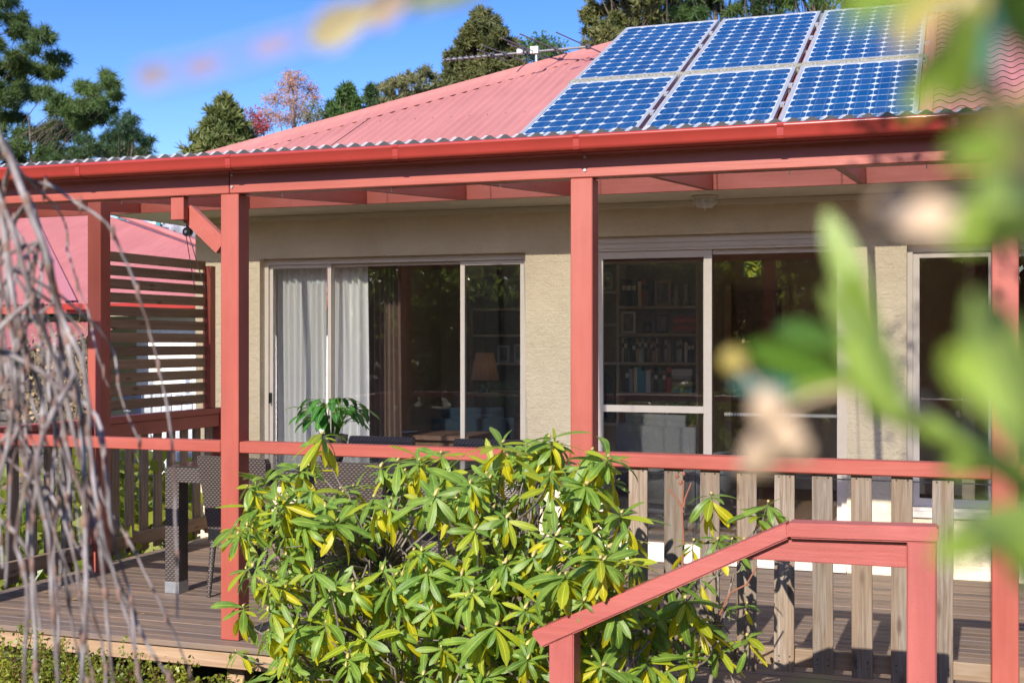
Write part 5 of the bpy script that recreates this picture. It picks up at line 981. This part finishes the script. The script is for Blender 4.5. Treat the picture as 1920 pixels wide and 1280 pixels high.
# trees behind the camera, on the sunny side of the garden: they are what the window panes mirror
def wtree(name, label, x, y, h, rad, mat, n, size, zc, tmpl=CT, seed=3, flat=.8, tr=.12):
    r_ = np.random.default_rng(seed); cl = []
    for i in range(n):
        q = r_.normal(size=3); q /= np.linalg.norm(q); q *= rad * r_.uniform(.3, 1) ** .5; cl.append(((x + q[0], y + q[1], zc + q[2] * flat), rad * .30))
    return tree(name, label, x, y, h, cl, mat, tmpl, size[0], size[1], tr, .035, seed=seed)
F_gar = leafmat('garden_tree_foliage', (.10, .16, .02), (.26, .32, .05), False, .6, .35, 1.5)
for i, (x, y, h, rad) in enumerate(((-7, -13, 6.0, 2.2), (-3.2, -15, 5.6, 2.3), (.8, -13.5, 6.2, 2.2), (4.5, -12, 5.6, 2.1), (8.5, -12, 5.5, 2.2), (-11, -12, 5.5, 2.3), (12.5, -9, 5.2, 2.2))):
    wtree('garden_tree', ['leafy garden tree straight across the lawn behind the viewer', 'wide garden tree across the lawn, behind the viewer to the left', 'tall garden tree across the lawn, behind the viewer', 'garden tree across the lawn, behind the viewer to the right', 'garden tree near the right end of the row behind the viewer', 'garden tree at the left end of the row behind the viewer', 'garden tree at the right end of the row behind the viewer'][i], x, y, h, rad, F_gar, 26, (110, .42), 3.0, seed=40 + i, flat=1.3)
wtree('shade_tree', 'small-leaved tree standing beside the viewer, dappling the right end of the gutter', .95, .95, 6.1, 1.45, M_small2, 30, (230, .15), 5.45, seed=77, flat=.55, tr=.05)

hr = thing('added_tall_hedge', 'long tall dark hedge added out of view behind the viewer to darken pane reflections', 'hedge', (0, -17, GZ)); P = np.column_stack([rng.uniform(-42, 34, 9000), rng.normal(-17, .5, 9000), rng.uniform(GZ, 3.9, 9000) + .5 * rng.random(9000)]); leafcloud(P, .75, F_dark, 'foliage', hr)  # unseen hedge, added so the window panes mirror something dark
hl = thing('added_side_hedge', 'tall dark hedge added out of view behind the viewer at left to darken pane reflections', 'hedge', (-26, -6, GZ)); P = np.column_stack([rng.normal(-26, .5, 5000), rng.uniform(-17, 8, 5000), rng.uniform(GZ, 5.0, 5000)]); leafcloud(P, .7, F_dark, 'foliage', hl)  # second unseen hedge, added to darken what the left panes mirror

dw = np.column_stack([rng.uniform(-110, 60, 9000), rng.normal(75, 3, 9000), rng.uniform(GZ, 7.5, 9000) + 1.5 * np.sin(rng.uniform(0, 6, 9000))]); tag(leafcloud(dw, 1.5, F_dark, 'distant_wood', None), 'dark wood closing the far end of the valley behind the houses', 'wood')
# ------------------------------------------------------------------ bare weeping twigs close to the camera, left
M_twig = None
def twigmat():
    m, nt, b = nodes('weeping_twig'); n = noise(nt, coords(nt, (30, 30, 12), 'Object', False), 1.0, 3); nt.links.new(ramp(nt, n, [(.36, (.09, .05, .04)), (.50, (.21, .175, .17)), (.7, (.38, .345, .35))]), b.inputs['Base Color']); b.inputs['Roughness'].default_value = .7; return m
M_twig = twigmat(); M_node = plain('twig_node', (.20, .12, .095), .8, 0, 0, 90, .3)
wp = thing('weeping_shrub', 'bare grey weeping twigs hanging close to the camera at the left, out of focus', 'shrub', atd(-150, 640, 1.9).to_tuple()[:2] + (GZ,))
W = [  # strands traced in photograph pixels: points, distance, thickness in pixels
    ([(-10, 240), (20, 300), (50, 380), (85, 470), (110, 580), (140, 700), (155, 820), (160, 980), (160, 1150), (150, 1300)], 1.75, 20),
    ([(-20, 320), (20, 420), (60, 560), (110, 700), (150, 860), (185, 1000), (200, 1150), (215, 1300)], 1.8, 15),
    ([(0, 380), (15, 500), (40, 620), (80, 760), (70, 900), (60, 1040), (70, 1300)], 1.85, 16),
    ([(45, 330), (100, 350), (150, 385), (200, 420), (240, 500), (275, 600), (305, 720), (325, 860), (330, 1000), (332, 1160)], 1.9, 10),
    ([(55, 370), (75, 450), (95, 540), (110, 620), (118, 740)], 1.9, 12),
    ([(-20, 640), (10, 660), (25, 760), (0, 900)], 1.8, 14), ([(30, 700), (35, 800), (20, 900), (10, 1100)], 1.85, 12),
    ([(100, 720), (130, 860), (180, 1000), (240, 1130), (290, 1230), (340, 1300)], 1.8, 13),
    ([(70, 850), (90, 1000), (100, 1150), (110, 1300)], 1.7, 14), ([(160, 700), (170, 840), (185, 960), (215, 1080), (250, 1200), (265, 1300)], 1.75, 12),
    ([(180, 780), (200, 900), (210, 1000), (240, 1100), (255, 1220)], 1.8, 12), ([(-20, 940), (30, 1000), (60, 1060), (75, 1180)], 1.8, 12),
    ([(60, 540), (90, 640), (95, 760), (130, 900), (120, 1040), (140, 1200), (170, 1300)], 1.95, 10), ([(170, 850), (190, 930), (240, 1010), (300, 1130), (340, 1220), (370, 1300)], 2.0, 8),
    ([(0, 840), (60, 900), (110, 950), (150, 1080), (190, 1200), (200, 1300)], 1.9, 10), ([(30, 1000), (50, 1100), (45, 1300)], 1.7, 14), ([(110, 560), (120, 680), (160, 800), (170, 900)], 1.9, 9),
    ([(-10, 700), (40, 820), (90, 900), (120, 980), (190, 1100)], 2.0, 8), ([(150, 620), (160, 740), (190, 840), (200, 960)], 2.0, 8), ([(0, 500), (30, 640), (30, 760), (60, 880)], 1.9, 9),
    ([(205, 640), (225, 740), (262, 830)], 2.0, 7), ([(-20, 760), (20, 700), (40, 620), (55, 520)], 1.95, 8)]
rt = random.Random(4)
for k in range(16):
    x0 = rt.uniform(-30, 120); dx = rt.uniform(-10, 150); y0 = rt.uniform(380, 800); ln = rt.uniform(260, 620)
    W.append(([(x0 + dx * (i / 5) ** 1.4 + rt.uniform(-8, 8), y0 + ln * i / 5) for i in range(6)], rt.uniform(1.75, 2.1), rt.uniform(6, 12)))
HUNG = []
for pts, d, th in W:
    d *= .86; th *= .95
    P = [atd(px, py, d + rt.uniform(-.03, .03)) for px, py in pts]; Q = []
    if pts[0][1] > 300 and HUNG:
        up_ = [h for h in HUNG if h.z > P[0].z + .03]
        if up_: P = [min(up_, key=lambda h: (h - P[0]).length)] + P
    elif pts[0][1] <= 300: P = [atd(-30, 190, 1.66)] + P
    n_ = len(P); HUNG += P[1:-1]
    for i in range(n_ - 1):
        p0, p1, p2, p3 = P[max(i - 1, 0)], P[i], P[i + 1], P[min(i + 2, n_ - 1)]
        for k in range(4):
            t = k / 4; Q.append(.5 * ((2 * p1) + (p2 - p0) * t + (2 * p0 - 5 * p1 + 4 * p2 - p3) * t * t + (3 * p1 - p0 - 3 * p2 + p3) * t ** 3) + Vector((rt.uniform(-.0012, .0012), 0, 0)))
    Q.append(P[-1]); r0 = th * d / FPX / 2 * .80
    tw = MB().tube(Q, [r0 * (1 - .45 * i / len(Q)) * rt.uniform(.85, 1.1) * (1.2 if i % 5 == 2 else 1) for i in range(len(Q))], 8).obj('twig', M_twig, wp)
    for k in range(2, len(Q), 5):
        MB().lathe([(0, -.012), (r0 * 1.12, -.004), (r0 * 1.05, .006), (0, .013)], Q[k], 7).obj('leaf_bud', M_node, tw)
MB().tube([Vector(wp.location), atd(-120, 900, 1.9), atd(-60, 400, 1.85), atd(-60, 180, 1.8)], [.03, .026, .02, .012], 8).obj('trunk', M_bark, wp)
MB().tube([atd(-60, 180, 1.8), atd(-30, 200, 1.8), atd(-10, 240, 1.75)], [.012, .01, .009], 8).obj('branch', M_twig, wp)
# ------------------------------------------------------------------ leafy branches very near the lens, right and top
N_lime = leafmat('near_lime_leaf', (.26, .42, .04), (.40, .52, .08), True, .5, .4, 3); N_pale = leafmat('near_pale_leaf', (.30, .44, .07), (.42, .55, .14), True, .4, .35, 3); N_deep = leafmat('near_deep_leaf', (.06, .15, .015), (.14, .25, .02), True, .4, .4, 3)
N_yel = leafmat('near_yellow_leaf', (.56, .42, .10), (.66, .54, .18), True, .45, .4, 3); N_dry = plain('dry_brown_leaf', (.50, .36, .24), .8, 0, 0, 20, .2); N_teal = leafmat('near_blue_green_leaf', (.03, .13, .12), (.07, .22, .20), True, .3, .3, 3)
N_tan = plain('near_tan_stem', (.52, .38, .24), .8, 0, .0008, 80, .2)
NS = .58
nb_ = thing('near_leafy_shrub', 'bright green leafy shrub very near the lens, blurred across the right of the view', 'shrub', atd(2250, 640, .75).to_tuple()[:2] + (GZ,))
def nleaf(a, b, w, d, mat, droop=.4, fold=.35, tilt=0.0, dd=0.0, stem=None):
    d *= NS
    A, Bp = atd(*a, d), atd(*b, d + dd); L = (Bp - A).length; V, F, U = leaf_mesh('leaf', L, w * d / FPX, droop * .5, fold, mat, 8); me = np_mesh('leaf', V, F, mat, U)
    dv = Bp - A; fwd = ray((a[0] + b[0]) / 2, (a[1] + b[1]) / 2).normalized(); nrm = -fwd + Vector((0, 0, .25)) + Vector((tilt, 0, 0)); return leaf_obj('leaf', me, nb_, A, dv, nrm)
def nstem(pts, d, w, mat=N_tan, name='stem', par=None):
    d = [q * NS for q in d] if hasattr(d, '__len__') else d * NS
    P = [atd(px, py, (d[i] if hasattr(d, '__len__') else d)) for i, (px, py) in enumerate(pts)]; n = len(P); Q = []
    for i in range(n - 1):
        p0, p1, p2, p3 = P[max(i - 1, 0)], P[i], P[i + 1], P[min(i + 2, n - 1)]
        for k in range(5):
            t = k / 5; Q.append(.5 * ((2 * p1) + (p2 - p0) * t + (2 * p0 - 5 * p1 + 4 * p2 - p3) * t * t + (3 * p1 - p0 - 3 * p2 + p3) * t ** 3))
    Q.append(P[-1]); dm_ = d if not hasattr(d, '__len__') else sum(d) / len(d); MB().tube(Q, w * dm_ / FPX / 2, 8).obj(name, mat, par or nb_)
nstem([(2250, 1500), (2080, 1200), (1960, 960), (1860, 860), (1740, 800), (1640, 740), (1590, 640)], [.75, .7, .62, .58, .56, .55, .55], 46, N_pale)
nstem([(2120, 1240), (2050, 800), (1990, 500), (1900, 290), (1850, 150), (1790, -60)], [.7, .62, .55, .5, .48, .48], 40)
nstem([(2000, 520), (1900, 440), (1800, 405), (1700, 395)], [.55, .52, .5, .5], 30)
nstem([(1640, 740), (1560, 720), (1480, 740)], .55, 18, N_lime)
LV = [((1645, 700), (1560, 385), 54, .62, N_pale), ((1640, 790), (1600, 520), 60, .62, N_lime), ((1690, 770), (1585, 560), 60, .58, N_pale), ((1600, 720), (1410, 650), 60, .58, N_deep), ((1590, 660), (1450, 600), 50, .60, N_deep), ((1540, 745), (1380, 712), 30, .56, N_teal),
      ((1920, 860), (1840, 560), 110, .50, N_pale), 
      ((1980, 1090), (1830, 960), 110, .42, N_lime), ((2000, 1000), (1850, 1060), 130, .45, N_lime), ((1960, 420), (1760, 420), 90, .45, N_lime), ((1990, 350), (1850, 380), 110, .45, N_pale), 
      ((1800, 60), (1710, 190), 60, .45, N_lime), ((1810, -60), (1700, 40), 55, .45, N_yel), ((1820, 0), (1790, 220), 60, .40, N_lime), ((1840, 40), (1810, 150), 90, .45, N_teal), ((1960, 60), (1800, 10), 80, .42, N_teal), ((1990, 120), (1900, -30), 100, .42, N_deep), ((1890, 260), (1780, 300), 70, .36, N_lime), ((1960, 330), (1880, 220), 100, .40, N_yel),
      ((2010, 260), (1880, 180), 90, .38, N_yel), ((1760, -70), (1580, 30), 70, .33, N_lime), ((2000, 1010), (1760, 960), 60, .28, N_pale), ((1640, 380), (1800, 420), 60, .40, N_dry), ((1560, 1320), (1400, 1290), 60, .30, N_deep),
      ((1900, 800), (1780, 640), 70, .36, N_lime), ((1940, 380), (1640, 400), 66, .48, N_dry)]
LV += [((2020, 940), (1780, 1000), 80, .5, N_lime), ((2040, 1120), (1890, 1020), 120, .5, N_lime), ((1850, -20), (1760, 110), 50, .45, N_yel), ((1940, 880), (1720, 850), 50, .5, N_lime)]
for a, b, w, d, m_ in LV: nleaf(a, b, w, d, m_, random.uniform(.1, .6), random.uniform(.1, .45), random.uniform(-.3, .3), random.uniform(-.04, .04))
def pod(px, py, w, h, d, mat, name='seed_capsule'):
    d *= NS; c = atd(px, py, d); a, b_ = w * d / FPX / 2, h * d / FPX / 2; MB().lathe([(0, -b_), (a * .6, -b_ * .75), (a, -b_ * .1), (a * .85, b_ * .5), (a * .4, b_ * .9), (0, b_)], c, 14).obj(name, mat, nb_)
for px, py, w, h, d in ((1375, 678, 56, 56, .62), (1530, 722, 54, 54, .62), (1500, 730, 30, 30, .62)): pod(px, py, w, h, d, N_yel, 'flower_bud')
for px, py, w, h, d in ((1440, 770, 70, 90, .5), (1430, 850, 80, 90, .52), (1475, 820, 70, 80, .5), (1410, 870, 60, 60, .55), (1500, 840, 50, 60, .55), (1720, 770, 40, 50, .5)): pod(px, py, w, h, d, N_dry)
nstem([(1590, 730), (1520, 745), (1450, 790), (1430, 860)], .52, 12)
nstem([(1450, 760), (1400, 700), (1378, 684)], .54, 7)
tb_ = thing('overhanging_twig', 'thin blurred twig with a yellow leaf crossing the sky at the top', 'twig', atd(1100, -400, .32))
nstem([(1100, -400), (960, -160), (820, -40), (720, 10), (640, 55), (560, 75), (470, 100), (380, 125), (270, 150)], .30, 20, plain('lilac_twig', (.33, .30, .36), .7), 'twig', tb_)
def tl(a, b, w, d, mat):
    A, Bp = atd(*a, d), atd(*b, d); V, F, U = leaf_mesh('leaf', (Bp - A).length, w * d / FPX, .2, .3, mat, 6); leaf_obj('leaf', np_mesh('leaf', V, F, mat, U), tb_, A, Bp - A, -ray(*a) + Vector((0, 0, .3)))
tl((710, 10), (575, 80), 72, .30, N_yel); tl((770, -10), (680, 40), 60, .32, plain('bronze_leaf', (.20, .12, .05), .5)); tl((960, -60), (730, 4), 80, .34, plain('dark_leaf', (.02, .055, .012), .5)); tl((930, -30), (800, -4), 60, .34, bpy.data.materials['dark_leaf']); tl((700, -50), (780, 20), 40, .33, N_teal); tl((330, 132), (250, 152), 46, .30, plain('pink_bud', (.24, .20, .27), .7)); tl((420, 110), (345, 138), 34, .30, plain('mauve_bud', (.26, .18, .28), .7)); tl((560, 70), (470, 100), 34, .30, plain('mauve_leaf', (.26, .20, .32), .7))

# leaf litter
P = np.column_stack([rng.uniform(-5.2, -.6, 26), rng.uniform(5.45, 6.9, 26), np.full(26, .006)]); S = rng.uniform(.03, .055, 26); B = np.stack([basis(np.array([math.cos(a), math.sin(a), .03]), (rng.normal(0, .15), rng.normal(0, .15), 1)) for a in rng.uniform(0, 6.28, 26)])
V, FF = scatter(LT * np.array([.5, 1, .8]), LF, P, B, S); tag(link('fallen_leaves', np_mesh('fallen_leaves', V, FF, plain('dead_leaf', (.30, .19, .07), .8), smooth=False)), 'few dry brown leaves scattered on the deck boards', 'leaves', None, 'stuff')
